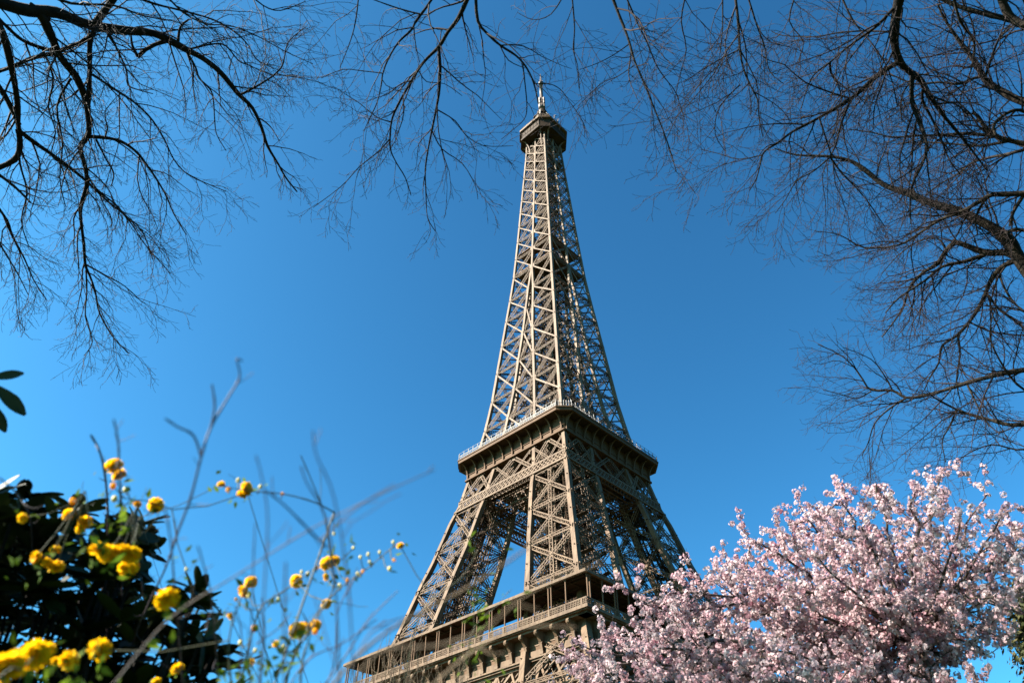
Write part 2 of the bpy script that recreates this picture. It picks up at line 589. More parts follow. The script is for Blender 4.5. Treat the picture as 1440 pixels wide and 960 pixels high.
# balustrade of small square openings
m = MB4()
HB = 37.15
for z in (56.62, 56.95, 57.28, 57.62):
    m.bar((-HB, -HB, z), (HB, -HB, z), 0.09, 0.06, FN)
m.bar((-HB, -HB, 57.78), (HB, -HB, 57.78), 0.2, 0.16, FN)
for x in np.arange(-HB, HB, 0.4):
    m.bar((x, -HB, 56.55), (x, -HB, 57.7), 0.12, 0.05, FN)
for x in np.arange(-36, 36.1, 4.0):
    m.bar((x, -HB - 0.05, 56.5), (x, -HB - 0.05, 57.85), 0.34, 0.16, FN)
m.build('balustrade', M['iron'], ff)
# columns: twin ones every second bay, single ones between
twin, single = MB(), MB()
for dx in (-0.36, 0.36):
    twin.box(dx - 0.11, dx + 0.11, -0.11, 0.11, 56.5, 62.6)
    twin.box(dx - 0.2, dx + 0.2, -0.2, 0.2, 56.5, 58.0)
twin.box(-0.6, 0.6, -0.16, 0.16, 62.15, 62.45)
twin.box(-0.5, 0.5, -0.08, 0.08, 57.9, 58.05)
single.box(-0.11, 0.11, -0.11, 0.11, 56.5, 62.6)
single.box(-0.19, 0.19, -0.19, 0.19, 56.5, 58.0)
single.box(-0.25, 0.25, -0.16, 0.16, 62.2, 62.45)
twin_me, single_me = twin.mesh('twin_column', M['iron_brown']), single.mesh('column', M['iron_brown'])
for k in range(4):
    for i in range(18):
        x = -36 + 4.0 * i
        px_, py_ = rot4(x, -36.85, k)
        link('twin_column' if i % 2 == 0 else 'column', twin_me if i % 2 == 0 else single_me, ff, (px_, py_, 0), k * math.pi / 2)
# wall with its scroll brackets below the gallery
m = MB()
m.ring(square(34.4), square(33.7), 50.9, 55.75)
m.build('frieze_wall', M['iron_brown'], ff)
m = MB4()
m.box(-34.9, 34.9, -34.9, -33.6, 50.55, 51.25)
m.box(-35.2, 35.2, -35.2, -34.9, 50.9, 51.2)
m.box(-34.5, 34.5, -34.5, -34.2, 53.35, 53.6)
m.box(-36.4, 36.4, -36.4, -34.2, 55.35, 55.75)
for i in range(18):
    x0 = -36 + 4.0 * i + 0.45
    if abs(x0) < 33.5 and x0 + 3.1 < 33.6:
        m.box(x0, x0 + 3.1, -34.62, -34.2, 51.35, 52.5)
        for j in range(4):
            m.box(x0 + 0.78 * j, x0 + 0.78 * j + 0.06, -34.27, -34.2, 53.6, 55.3)
m.build('frieze_moulding', M['iron'], ff)
con = MB()
prof = [(34.2, 55.35), (36.75, 55.35), (36.95, 54.95), (36.7, 54.5), (36.1, 54.2), (35.45, 53.3), (35.2, 52.2), (35.1, 51.3), (34.2, 51.3)]
con.prism(prof, lambda u, v, e: (e, -u, v), 0.62)
con.ball((0, -36.5, 54.85), 0.52)
con.box(-0.45, 0.45, -35.25, -34.2, 51.25, 51.75)
con.box(-0.42, 0.42, -35.45, -34.2, 53.2, 53.6)
con_me = con.mesh('bracket', M['iron'])
for k in range(4):
    for i in range(19):
        x = -36 + 4.0 * i
        if abs(x) > 34.5:
            continue
        px_, py_ = rot4(x, 0, k)
        link('bracket', con_me, ff, (px_, py_, 0), k * math.pi / 2)
# deep lattice girder
m = MB4()
GH = 34.0
m.bar((-GH, -GH, 50.3), (GH, -GH, 50.3), 0.5, 0.7, FN)
m.bar((-GH - 2, -GH - 2.2, 44.6), (GH + 2, -GH - 2.2, 44.6), 0.6, 0.7, FN)
for i in range(18):
    x0, x1 = -GH + i * 68 / 18, -GH + (i + 1) * 68 / 18
    m.bar((x0, -GH, 50.1), (x1, -GH - 2.2, 44.8), 0.5, 0.25, FN)
    m.bar((x0, -GH - 2.2, 44.8), (x1, -GH, 50.1), 0.42, 0.2, FN)
    xm = (x0 + x1) / 2
    for xa, xb in ((x0 - 1.9, xm), (xm, x1 + 1.9)):
        m.bar((xa, -GH + 0.3, 50.1), (xb, -GH - 1.9, 44.8), 0.2, 0.12, FN)
        m.bar((xb, -GH + 0.3, 50.1), (xa, -GH - 1.9, 44.8), 0.2, 0.12, FN)
    if i % 3 == 0:
        m.bar((x0, -GH - 0.05, 50.1), (x0, -GH - 2.25, 44.8), 0.9, 0.3, FN)
    m.bar((x0, -GH + 2.4, 50.1), (x1, -GH + 2.4, 45), 0.35, 0.2, FN)
    m.bar((x1, -GH + 2.4, 50.1), (x0, -GH + 2.4, 45), 0.35, 0.2, FN)
# the decorative arch below it
for (r_, zc, w_) in ((37.0, 6.5, 0.8), (33.8, 6.5, 0.8)):
    prev = None
    for i in range(33):
        t = math.pi * i / 32
        z = zc + r_ * math.sin(t)
        p = Vector((r_ * math.cos(t), -hz(min(max(z, 0), 44)) - 0.2, z))
        if prev is not None:
            m.bar(prev, p, w_, 0.6, FN)
        prev = p
for i in range(48):
    t0, t1 = math.pi * i / 48, math.pi * (i + 1) / 48
    for ta, tb in ((t0, t1), (t1, t0)):
        za, zb = 6.5 + 37.0 * math.sin(ta), 6.5 + 33.8 * math.sin(tb)
        m.bar((37.0 * math.cos(ta), -hz(min(za, 44)) - 0.2, za), (33.8 * math.cos(tb), -hz(min(zb, 44)) - 0.2, zb), 0.25, 0.15, FN)
m.build('lattice_girder', M['iron'], ff)
# pavilions set back on the deck
for k in range(4):
    pv = MB()
    pv.box(-13.5, 13.5, -28.5, -21, 56.3, 60.6)
    o = pv.build('pavilion', M['glass'], ff)
    o.rotation_euler.z = k * math.pi / 2
    pf = MB()
    for x in np.arange(-13.5, 13.6, 1.8):
        pf.box(x - 0.08, x + 0.08, -28.68, -28.52, 56.3, 60.6)
    pf.box(-14, 14, -29, -20.5, 60.62, 60.95)
    pf.build('pavilion_frame', M['iron_brown'], o)
m = MB()
m.box(8, 10.6, -33.0, -31.5, 56.32, 58.9)
m.build('red_kiosk', M['red'], ff)

# --- second floor
sf = empty('second_floor', parent=tower)
H2, C2 = 21.5, 3.0
m = MB()
m.ring(square(H2, C2), square(H2 - 0.5, C2 - 0.2), 117.35, 118.45)
m.ring(square(H2 + 0.18, C2), square(H2 - 0.02, C2 - 0.05), 118.2, 118.5)
m.build('fascia', M['iron_brown'], sf)
m = MB()
m.ring(square(H2 - 0.5, C2 - 0.2), square(5, 0.1), 117.45, 117.9)
m.build('floor_deck', M['iron_shaded'], sf)
m = MB()
m.ring(square(18.3, 0.25), square(17.9, 0.2), 112.9, 117.45)
m.ring(square(17.9, 0.2), square(3.0, 0.05), 113.05, 113.3)
m.build('cornice_wall', M['iron_brown'], sf)
m = MB()
m.ring(square(18.75, 0.3), square(18.3, 0.25), 112.75, 113.15)
m.ring(square(18.5, 0.3), square(18.3, 0.25), 114.5, 114.65)
m.build('cornice_moulding', M['iron_brown'], sf)


def rib_mesh():
    b = MB()
    outer, inner = [], []
    for i in range(9):
        t = math.pi / 2 * i / 8
        outer.append((21.15 - 2.62 * math.cos(t), 113.1 + 4.2 * math.sin(t)))
    poly = outer + [(18.3, 117.3), (18.3, 113.1)]
    b.prism(poly, lambda u, v, e: (e, -u, v), 0.14)
    for (a, c), (d, e_) in zip(outer[:-1], outer[1:]):
        b.bar((0, -a, c), (0, -d, e_), 0.36, 0.12, Vector((0, -1, -1)))
    b.box(-0.22, 0.22, -18.75, -18.3, 113.1, 114.5)
    return b.mesh('bracket', M['iron_brown'])


rib_me = rib_mesh()
for k in range(4):
    for i in range(11):
        x = -17.6 + 3.52 * i
        px_, py_ = rot4(x, 0, k)
        link('bracket', rib_me, sf, (px_, py_, 0), k * math.pi / 2)
# railing with net posts
m = MB4()
for z in (118.95, 119.45, 119.75):
    m.bar((-H2 + C2, -H2 + 0.1, z), (H2 - C2, -H2 + 0.1, z), 0.1, 0.08, FN)
    m.bar((H2 - C2, -H2 + 0.1, z), (H2 - 0.1, -H2 + C2, z), 0.1, 0.08, (1, -1, 0))
for x in np.arange(-H2 + C2, H2 - C2 + 0.1, 0.62):
    m.bar((x, -H2 + 0.1, 118.45), (x, -H2 + 0.1, 119.75), 0.08, 0.06, FN)
for x in np.arange(-H2 + C2, H2 - C2 + 0.1, 1.86):
    m.bar((x, -H2 + 0.1, 118.45), (x, -H2 + 0.35, 120.9), 0.16, 0.1, FN)
for t in np.linspace(0, 1, 7):
    p = Vector((H2 - C2, -H2 + 0.1, 118.45)).lerp(Vector((H2 - 0.1, -H2 + C2, 118.45)), t)
    m.bar(p, p + Vector((0, 0, 2.0)), 0.1, 0.1, FN)
m.bar((-H2 + C2, -H2 + 0.35, 120.9), (H2 - C2, -H2 + 0.35, 120.9), 0.06, 0.06, FN)
m.build('railing', M['rail'], sf)
# band girder and frames between the girder and the cornice
m = MB4()
z0, z1 = 102.9, 105.8
for z in (z0, z1):
    m.bar((-hz(z), -hz(z), z), (hz(z), -hz(z), z), 0.42, 0.5, FN)
    m.bar((-hz(z) + 2, -hz(z) + 1.6, z), (hz(z) - 2, -hz(z) + 1.6, z), 0.3, 0.3, FN)
N2 = 30
for i in range(N2):
    a0, a1 = -1 + 2 * i / N2, -1 + 2 * (i + 1) / N2
    a2 = -1 + 2 * (i + 2) / N2
    if a2 > 1.001:
        a2 = 1.0
    m.bar((a0 * hz(z0), -hz(z0) - 0.1, z0), (a2 * hz(z1), -hz(z1) - 0.1, z1), 0.26, 0.12, FN)
    m.bar((a0 * hz(z1), -hz(z1) - 0.02, z1), (a2 * hz(z0), -hz(z0) - 0.02, z0), 0.26, 0.12, FN)
    m.bar((a0 * hz(z0), -hz(z0) + 1.6, z0), (a2 * hz(z1), -hz(z1) + 1.6, z1), 0.18, 0.1, FN)
    m.bar((a0 * hz(z0), -hz(z0) + 0.1, z0), (a1 * (hz(z0) - 1.6), -hz(z0) + 1.6, z0), 0.18, 0.1, (0, 0, 1))
zt = 112.7
for xa, xb in ((-1, 0), (0, 1), (1, 2)):
    def edge(i, z):
        return (-hz(z), -az(z), az(z), hz(z))[i]
    i0 = xa + 1
    for dy in (0.15, 1.8):
        P0, P1 = Vector((edge(i0, z1), -hz(z1) + dy, z1)), Vector((edge(i0 + 1, z1), -hz(z1) + dy, z1))
        Q0, Q1 = Vector((edge(i0, zt), -hz(zt) + dy, zt)), Vector((edge(i0 + 1, zt), -hz(zt) + dy, zt))
        Qm, Pm = (Q0 + Q1) / 2, (P0 + P1) / 2
        m.truss(P0, Qm, FN, 0.8, 0.2, 0.6, lace=0.11)
        m.truss(Qm, P1, FN, 0.8, 0.2, 0.6, lace=0.11)
        m.truss(Q0, Pm, FN, 0.5, 0.15, 0, lace=0.1)
        m.truss(Pm, Q1, FN, 0.5, 0.15, 0, lace=0.1)
        m.bar(Qm - Vector((0, 0, 1.0)), Qm, 1.0, 0.2, FN)
# flat lattice ring seen from below
for z, y0 in ((103.0, 4.5), (103.0, 9.0), (112.4, 6.0), (112.4, 11.0)):
    m.truss((-hz(z), -hz(z) + y0, z), (hz(z), -hz(z) + y0, z), (0, 0, 1), 2.4, 0.3, 0, pitch=1.6, lace=0.2)
    m.bar((-hz(z), -hz(z) + y0 + 1.2, z - 1.2), (hz(z), -hz(z) + y0 + 1.2, z - 1.2), 0.3, 0.3, (0, 0, 1))
    m.truss((-hz(z) + 1, -hz(z) + y0 + 1.2, z), (hz(z) - 1, -hz(z) + y0 + 1.2, z), FN, 2.6, 0.3, 0, pitch=1.4, lace=0.22)
m.build('band_girder', M['iron'], sf)
# upper gallery and shops standing on the second floor
m = MB()
m.ring(square(14.2, 2), square(11.0, 1.6), 123.0, 123.4)
m.build('upper_gallery', M['iron'], sf)
m = MB4()
for z in (124.0, 124.6):
    m.bar((-12.2, -14.1, z), (12.2, -14.1, z), 0.1, 0.1, FN)
for x in np.arange(-12, 12.1, 1.2):
    m.bar((x, -14.1, 123.3), (x, -14.1, 124.7), 0.08, 0.08, FN)
for x in (-11.5, -5.5, 5.5, 11.5):
    m.bar((x, -13.0, 117.9), (x, -13.0, 123), 0.35, 0.35, FN)
m.build('upper_railing', M['rail'], sf)
m = MB4()
m.box(-14.6, -8.5, -14.9, -10.5, 117.95, 121.4)
m.box(-15.0, -8.1, -15.3, -10.1, 121.42, 121.75)
m.box(-4.2, 4.2, -9.5, -6.5, 117.95, 122.8)
m.build('kiosk', M['iron'], sf)

# --- shaft above the second floor
shaft_levels = [118.0, 129.8, 140.6, 151.6, 163.0, 174.0, 183.7, 195.1, 204.7, 214.0, 222.9, 231.3, 238.8, 246.1, 253.1, 259.4, 265.3, 270.8, 276.0]
post = MB4()
for z0, z1 in zip(shaft_levels[:-1], shaft_levels[1:]):
    i0, i1 = pw(z0) / 2, pw(z1) / 2
    post.bar((hz(z0) - i0, -hz(z0) + i0, z0), (hz(z1) - i1, -hz(z1) + i1, z1), pw(z0), pw(z0), FN, pw(z1), pw(z1))
    w0, w1 = pw(z0) * 0.9, pw(z1) * 0.9
    if z0 < 190:
        for sg in (-1, 1):
            x0, x1 = max(az(z0), 0.0), max(az(z1), 0.0)
            x0, x1 = max(x0 + w0 / 2, w0 * .5), max(x1 + w1 / 2, w1 * .5) if z1 < 190 else 0.02
            post.bar((sg * x0, -hz(z0) + i0 * .9, z0), (sg * x1, -hz(z1) + i1 * .9, z1), w0, w0, FN, w1, w1)
            # inner posts of each leg quadrant
            if z1 < 190:
                post.bar((x0, -x0 - w0 * .6, z0), (x1, -x1 - w1 * .6, z1), w0 * .8, w0 * .8, FN)
    else:
        post.bar((0, -hz(z0) + i0 * .9, z0), (0, -hz(z1) + i1 * .9, z1), w0, w0, FN, w1, w1)
sh = post.build('shaft', M['iron_pale_lit'], tower)
fb = MB()
for z0, z1 in zip(shaft_levels[:-1], shaft_levels[1:]):
    h0, h1, a0, a1 = hz(z0), hz(z1), az(z0), az(z1)
    sc = float(np.interp(z0, [118, 276], [1.0, 0.72]))
    spans = [(-h0, -a0, -h1, -a1), (a0, h0, a1, h1)]
    mid = a0 > 1.5
    y0, y1 = -h0 + 0.3, -h1 + 0.3
    for (x0, x1, u0, u1) in spans:
        p0, p1, q0, q1 = Vector((x0, y0, z0)), Vector((x1, y0, z0)), Vector((u0, y1, z1)), Vector((u1, y1, z1))
        fb.bar(q0 - FN * -0.12, p1 - FN * -0.12, 0.52 * sc, 0.12, FN)           # broad falling diagonal
        fb.truss(p0, q1, FN, 0.5 * sc, 0.13, 0.7, pitch=1.1, lace=0.05)         # open rising diagonal
        fb.truss(p0, p1, FN, 0.45 * sc, 0.11, 0.6, pitch=0.9, lace=0.05)          # level girder
        for e, sgn in ((p0, 1), (p1, -1)):
            fb.bar(e + Vector((sgn * 0.85 * sc, -0.14, -0.7 * sc)), e + Vector((sgn * 0.85 * sc, -0.14, 0.7 * sc)), 0.8 * sc, 0.08, FN)
    if mid:
        p0, p1, q0, q1 = Vector((-a0, y0, z0)), Vector((a0, y0, z0)), Vector((-a1, y1, z1)), Vector((a1, y1, z1))
        fb.bar(q0 - FN * -0.12, p1 - FN * -0.12, 0.5 * sc, 0.12, FN)
        fb.truss(p0, q1, FN, 0.45, 0.13, 0.7, pitch=1.1, lace=0.05)
        fb.truss(p0, p1, FN, 0.45, 0.11, 0.6, pitch=0.9, lace=0.05)
    # faces of the leg quadrants that look inward, while the legs are still apart
    if z1 < 180:
        p0, p1, q0, q1 = Vector((a0, -h0, z0)), Vector((a0, -a0, z0)), Vector((a1, -h1, z1)), Vector((a1, -a1, z1))
        nx = Vector((-1, 0, 0))
        for s_ in (1, -1):
            P = [Vector((v.x * s_, v.y, v.z)) for v in (p0, p1, q0, q1)]
            fb.truss(P[2], P[1], nx, 0.4, 0.1, 0, pitch=0.9, lace=0.05)
            fb.truss(P[0], P[3], nx, 0.4, 0.1, 0, pitch=0.9, lace=0.05)
            fb.truss(P[0], P[1], nx, 0.4, 0.1, 0, pitch=0.9, lace=0.05)
fb_me = fb.mesh('face_bracing', M['iron_pale_lit'])
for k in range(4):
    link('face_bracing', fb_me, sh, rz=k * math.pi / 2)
ls = MB4()
zz = np.arange(118, 276, 3.0)
for z0, z1 in zip(zz[:-1], zz[1:]):
    k0, k1 = min(2.6, hz(z0) - 1.2), min(2.6, hz(z1) - 1.2)
    ls.truss((k0, -k0, z0), (k1, -k1, z1), (1, -1, 0), 0.5, 0.18, 0, pitch=0.7, lace=0.1)
    ls.truss((k0 * .35, -k0, z0), (k1 * .35, -k1, z1), FN, 0.4, 0.14, 0, pitch=0.7, lace=0.1)
    ls.bar((-k0, -k0, z0), (k0, -k0, z0), 0.3, 0.25, FN)
    ls.bar((-k0, -k0, z0), (k1, -k1, z1), 0.2, 0.12, FN)
    ls.bar((k0, -k0, z0), (-k1, -k1, z1), 0.2, 0.12, FN)
    if z0 < 200:
        e0 = hz(z0) - 1.0
        ls.bar((k0, -k0, z0), (e0, -e0, z0 + 1), 0.3, 0.3, (0, 0, 1))
for z in shaft_levels[1:]:
    e = hz(z) - 0.8
    ls.truss((-e, -e, z), (0, 0, z), (0, 0, 1), 0.7, 0.18, 0, lace=0.12)
    ls.truss((-e, -e * .33, z), (e, -e * .33, z), (0, 0, 1), 0.6, 0.18, 0, lace=0.12)
    ls.truss((-e * .5, -e, z), (-e * .5, 0, z), (0, 0, 1), 0.5, 0.16, 0, lace=0.12)
ls.build('lift_shaft', M['iron_shaded'], sh)
for z_, t_, inset, hole in ((196.3, 0.5, 0.6, 2.9), (206.8, 0.3, 0.6, 4.0), (262.0, 0.3, 0.4, 2.8), (270.8, 0.3, 0.4, 1.5)):
    pl = MB()
    pl.ring(square(hz(z_) - inset), square(hole), z_, z_ + t_)
    pl.build('relay_platform', M['iron_brown'], sh)

# --- top cabin
tc = empty('top_cabin', parent=tower)
m = MB()
m.ring(square(8.35, 3.3), square(4.6, 0.6), 276.9, 277.4)
m.ring(square(8.5, 3.35), square(8.25, 3.3), 276.7, 277.6)
m.build('cabin_floor', M['iron_shaded'], tc)
m = MB()
m.ring(square(8.05, 3.2), square(7.7, 3.1), 277.4, 282.7)
w = m.build('cabin_wall', M['iron_shaded'], tc)
m = MB4()
for x in np.linspace(-4.8, 4.8, 7):
    m.bar((x, -8.12, 277.5), (x, -8.12, 282.7), 0.16, 0.1, FN)
m.bar((-4.9, -8.12, 279.6), (4.9, -8.12, 279.6), 0.14, 0.1, FN)
m.build('window_frame', M['iron_shaded'], w)
m = MB()
m.ring(square(8.95, 3.55), square(8.0, 3.2), 282.7, 283.7)
m.build('parapet', M['iron'], tc)
m = MB()
m.ring(square(8.0, 3.2), square(1.5, 0.4), 282.8, 283.3)
m.ring(square(7.2, 2.9), square(2.0, 0.4), 287.2, 287.6)
m.build('roof_deck', M['iron_shaded'], tc)
m = MB4()
for x in np.linspace(-5.2, 5.2, 14):
    m.bar((x, -8.6, 283.7), (x * 0.9, -7.3, 287.4), 0.12, 0.1, FN)
for z, y in ((284.6, -8.3), (285.8, -7.9), (287.3, -7.35)):
    m.bar((-5.3, y, z), (5.3, y, z), 0.14, 0.1, FN)
    m.bar((5.3, y, z), (-y, -5.3, z), 0.14, 0.1, (1, -1, 0))
for t in np.linspace(0, 1, 6):
    a = Vector((5.4, -8.6, 283.7)).lerp(Vector((8.6, -5.4, 283.7)), t)
    m.bar(a, Vector((a.x * 0.88, a.y * 0.88, 287.4)), 0.12, 0.1, FN)
m.build('cage_rail', M['iron'], tc)
m = MB()
m.ring(square(4.6, 1.6), square(2.2, 0.6), 287.6, 291.5)
m.ring(square(5.2, 1.9), square(1.0, 0.3), 291.5, 291.9)
m.ring(square(3.0, 1.2), square(1.0, 0.4), 291.9, 297.0)
m.ring(square(3.5, 1.3), square(0.8, 0.3), 297.0, 297.4)
m.ring(square(1.9, 0.7), square(0.7, 0.2), 297.4, 302.5)
m.build('lantern', M['iron_shaded'], tc)
rb = MB()
pr = None
for i in range(9):
    t = math.pi / 2 * i / 8
    p = Vector(((8.3 - 3.1 * math.cos(t)) * 0.95, -(8.3 - 3.1 * math.cos(t)) * 0.62, 269 + 8 * math.sin(t)))
    if pr is not None:
        rb.bar(pr, p, 0.6, 0.45, FN)
    pr = p
rb_me = rb.mesh('corbel', M['iron'])
rb2 = MB()
rb2.v = [(-y, -x, z) for x, y, z in rb.v]
rb2.f = [tuple(reversed(f)) for f in rb.f]
rb2_me = rb2.mesh('corbel', M['iron'])
for k in range(4):
    link('corbel', rb_me, tc, rz=k * math.pi / 2)
    link('corbel', rb2_me, tc, rz=k * math.pi / 2)
# aerials standing round the roof
for i in range(46):
    th = rng.uniform(0, 2 * math.pi)
    rr = rng.uniform(2.5, 7.6) if i < 26 else rng.uniform(7.7, 8.3)
    x, y = rr * math.cos(th), rr * math.sin(th)
    zb = float(np.interp(rr, [1.5, 4, 7.6, 7.7, 8.3], [297, 291.5, 287.5, 283.9, 283.7]))
    L = rng.uniform(1.6, 5.5)
    a = MB()
    a.bar((x, y, zb - 0.4), (x, y, zb + L), 0.16, 0.16, FN)
    if i % 2:
        a.box(x - 0.35, x + 0.35, y - 0.25, y + 0.25, zb + L * 0.4, zb + L * 0.95)
    else:
        a.bar((x - 0.8, y, zb + L * .8), (x + 0.8, y, zb + L * .8), 0.12, 0.12, FN)
        a.bar((x, y - 0.8, zb + L * .6), (x, y + 0.8, zb + L * .6), 0.12, 0.12, FN)
    a.build('aerial', M['rail'] if i % 3 == 0 else M['mast'], tc)
mast = Tubes()
mast.add([Vector((0, 0, z)) for z in (300, 305, 305.01, 308, 308.01, 326.2, 326.21, 327.2, 328.4, 328.41, 331, 331.01, 335.6)],
         [1.3, 1.3, 1.6, 1.5, 0.82, 0.74, 1.1, 1.15, 0.95, 0.5, 0.42, 0.32, 0.16], 10)
mast.build('mast', M['mast'], tc)
m = MB()
for z in (306.5, 309.5, 312.0):
    for k in range(4):
        x, y = rot4(1.3, 0, k)
        m.box(x - 0.4, x + 0.4, y - 0.4, y + 0.4, z - 1.1, z + 1.1)
for k in range(4):
    x, y = rot4(1.5, 0, k)
    m.bar((0, 0, 327.8), (x, y, 328.0), 0.2, 0.2, (0, 0, 1))
    m.bar((0, 0, 330.5), (x * .5, y * .5, 330.5), 0.15, 0.15, (0, 0, 1))
m.build('antenna_panel', M['mast'], tc)


# ------------------------------------------------------------------ growing branches
def rand_perp(t):
    while True:
        v = Vector((random.gauss(0, 1), random.gauss(0, 1), random.gauss(0, 1)))
        p = v - t * v.dot(t)
        if p.length > 1e-3:
            return p.normalized()


class Grower:
    """levels: list of dicts(step, length, angle, rad, kink, n, sides, f0)"""
    def __init__(s, levels, bias=Vector((0, 0, 0)), tubes=None):
        s.lv, s.bias, s.tubes, s.ends = levels, bias, tubes, []

    def children(s, pts, radii, lev, dens=1.0, lscale=1.0):
        if lev >= len(s.lv):
            return
        P = s.lv[lev]
        seg = [(pts[i + 1] - pts[i]).length for i in range(len(pts) - 1)]
        L = sum(seg)
        if L <= 0:
            return
        d = L * P.get('f0', 0.1) + random.random() * P['step']
        ci = 0
        acc = 0.0
        perp = None
        while d < L:
            while ci < len(seg) - 1 and acc + seg[ci] < d:
                acc += seg[ci]
                ci += 1
            u = min(1.0, (d - acc) / max(seg[ci], 1e-9))
            p = pts[ci].lerp(pts[ci + 1], u)
            r = radii[ci] * (1 - u) + radii[ci + 1] * u
            t = (pts[ci + 1] - pts[ci]).normalized()
            fr = d / L
            q = rand_perp(t)
            if perp is not None and random.random() < 0.6:
                q = (q * 0.6 - perp).normalized() if (q * 0.6 - perp).length > 1e-3 else q
            q = (q - t * q.dot(t))
            q = q.normalized() if q.length > 1e-4 else rand_perp(t)
            perp = q
            a = R(random.gauss(P['angle'], 9))
            ln = P['length'] * lscale * random.uniform(0.45, 1.25) * (1.0 - 0.6 * fr)
            s.shoot(p, t * math.cos(a) + q * math.sin(a), ln, min(r * 0.62, P['rad'] * random.uniform(0.75, 1.2)), lev, dens, lscale)
            d += P['step'] / dens * random.uniform(0.55, 1.5)

    def shoot(s, p, dr, ln, r0, lev, dens=1.0, lscale=1.0):
        P = s.lv[lev]
        n = P['n']
        pts, rad = [p.copy()], [r0]
        dr = dr.normalized()
        for i in range(1, n):
            k = P['kink']
            dr = dr + Vector((random.gauss(0, k), random.gauss(0, k), random.gauss(0, k))) + s.bias * P.get('bias', 1.0)
            dr.normalize()
            pts.append(pts[-1] + dr * (ln / (n - 1)))
            rad.append(max(r0 * (1 - 0.72 * i / (n - 1)), P.get('rmin', 0.0009)))
        (s.tubes[lev] if isinstance(s.tubes, list) else s.tubes).add(pts, rad, P['sides'])
        s.ends.append((lev, pts, rad))
        s.children(pts, rad, lev + 1, dens, lscale)


def traced(tree, name):
    pass


class BareTree:
    def __init__(s, base, trunk_r, trunk_top, label, mats, levels, bias, group='bare trees leaning over the view'):
        s.root = empty('bare_tree', base)
        tag(s.root, label, 'tree', group)
        s.base, s.mats = Vector(base), mats
        s.trunk, s.limbs, s.tw = Tubes(), Tubes(), Tubes()
        b = s.base
        top = Vector(trunk_top)
        path, ts = smooth_path([b + Vector((0, 0, -0.2)), b.lerp(top, 0.35) + Vector((random.uniform(-.15, .15), random.uniform(-.15, .15), 0)), b.lerp(top, 0.7) + Vector((random.uniform(-.2, .2), random.uniform(-.2, .2), 0)), top], 5)
        s.top, s.tr = top, trunk_r
        s.trunk.add(path, [trunk_r * (1.35 if t < 0.02 else 1.0 - 0.5 * t) for t in ts], 14)
        s.path = path
        s.gr = Grower(levels, bias, s.tw)
        s.store = {}

    def limb(s, key, px, w0, w1, dist, parent=None, drift=None, dens=1.0, root=False, lscale=1.0):
        """px: pixels of the photograph; w0, w1: widths in pixels there; dist: metres, or the parent's distance where they meet"""
        x0, y0 = px[0]
        if parent:
            d0 = min(s.store[parent], key=lambda e: (e[0] - x0) ** 2 + (e[1] - y0) ** 2)[2]
        else:
            d0 = dist
        drift = random.uniform(-0.35, 0.35) if drift is None else drift
        pts, acc, ent = [], 0.0, []
        d = d0
        wob = random.uniform(0, 6)
        for i, (x, y) in enumerate(px):
            if i:
                acc += math.hypot(x - px[i - 1][0], y - px[i - 1][1])
            d = d0 + drift * acc / 100.0 + 0.05 * math.sin(acc / 45.0 + wob) * min(1, acc / 60)
            pts.append(at(x, y, d))
            ent.append((x, y, d))
        s.store[key] = ent
        path, ts = smooth_path(pts, 3)
        rr = []
        for t, p in zip(ts, path):
            wpx = 1.02 * (w0 + (w1 - w0) * t ** 0.85)
            rr.append(max(0.0012, wpx / 2 / FPX * (p - CAMM.translation).length * (1 + 0.08 * math.sin(t * 37 + wob))))
        if root:
            # carry the limb on, out of the picture, to the trunk
            p0 = path[0]
            tang = (path[0] - path[1]).normalized()
            k = min(s.path, key=lambda q: abs(q.z - (p0.z - (p0 - s.top).length * 0.45)))
            mid = p0 + tang * (p0 - k).length * 0.35
            back, tb = smooth_path([k, k.lerp(mid, 0.55) + Vector((0, 0, 0.15)), mid, p0], 4)
            s.limbs.add(back, [rr[0] * (1.9 - 0.9 * t) for t in tb], 8)
        sides = 8 if w0 > 3.5 else 6
        s.limbs.add(path, rr, sides)
        if dens > 0:
            s.gr.children(path, rr, 0, dens, lscale)
        return s

    def finish(s):
        tr = s.trunk.build('trunk', s.mats[0], s.root, s.base)
        s.limbs.build('limb', s.mats[0], s.root, s.base)
        s.tw.build('twigs', s.mats[1], s.root, s.base)['kind'] = 'stuff'
        print('bare tree twigs', len(s.gr.ends))


LV = [dict(step=0.145, length=1.0, angle=40, rad=0.0092, kink=0.16, n=8, sides=5, f0=0.02, rmin=0.0021),
      dict(step=0.098, length=0.46, angle=44, rad=0.0044, kink=0.19, n=6, sides=4, f0=0.08, rmin=0.0017),
      dict(step=0.072, length=0.17, angle=46, rad=0.0025, kink=0.22, n=4, sides=3, f0=0.12, rmin=0.0015)]
LVD = [dict(LV[0], step=0.115, length=1.1), dict(LV[1], step=0.088, length=0.5), dict(LV[2], step=0.072, length=0.18)]

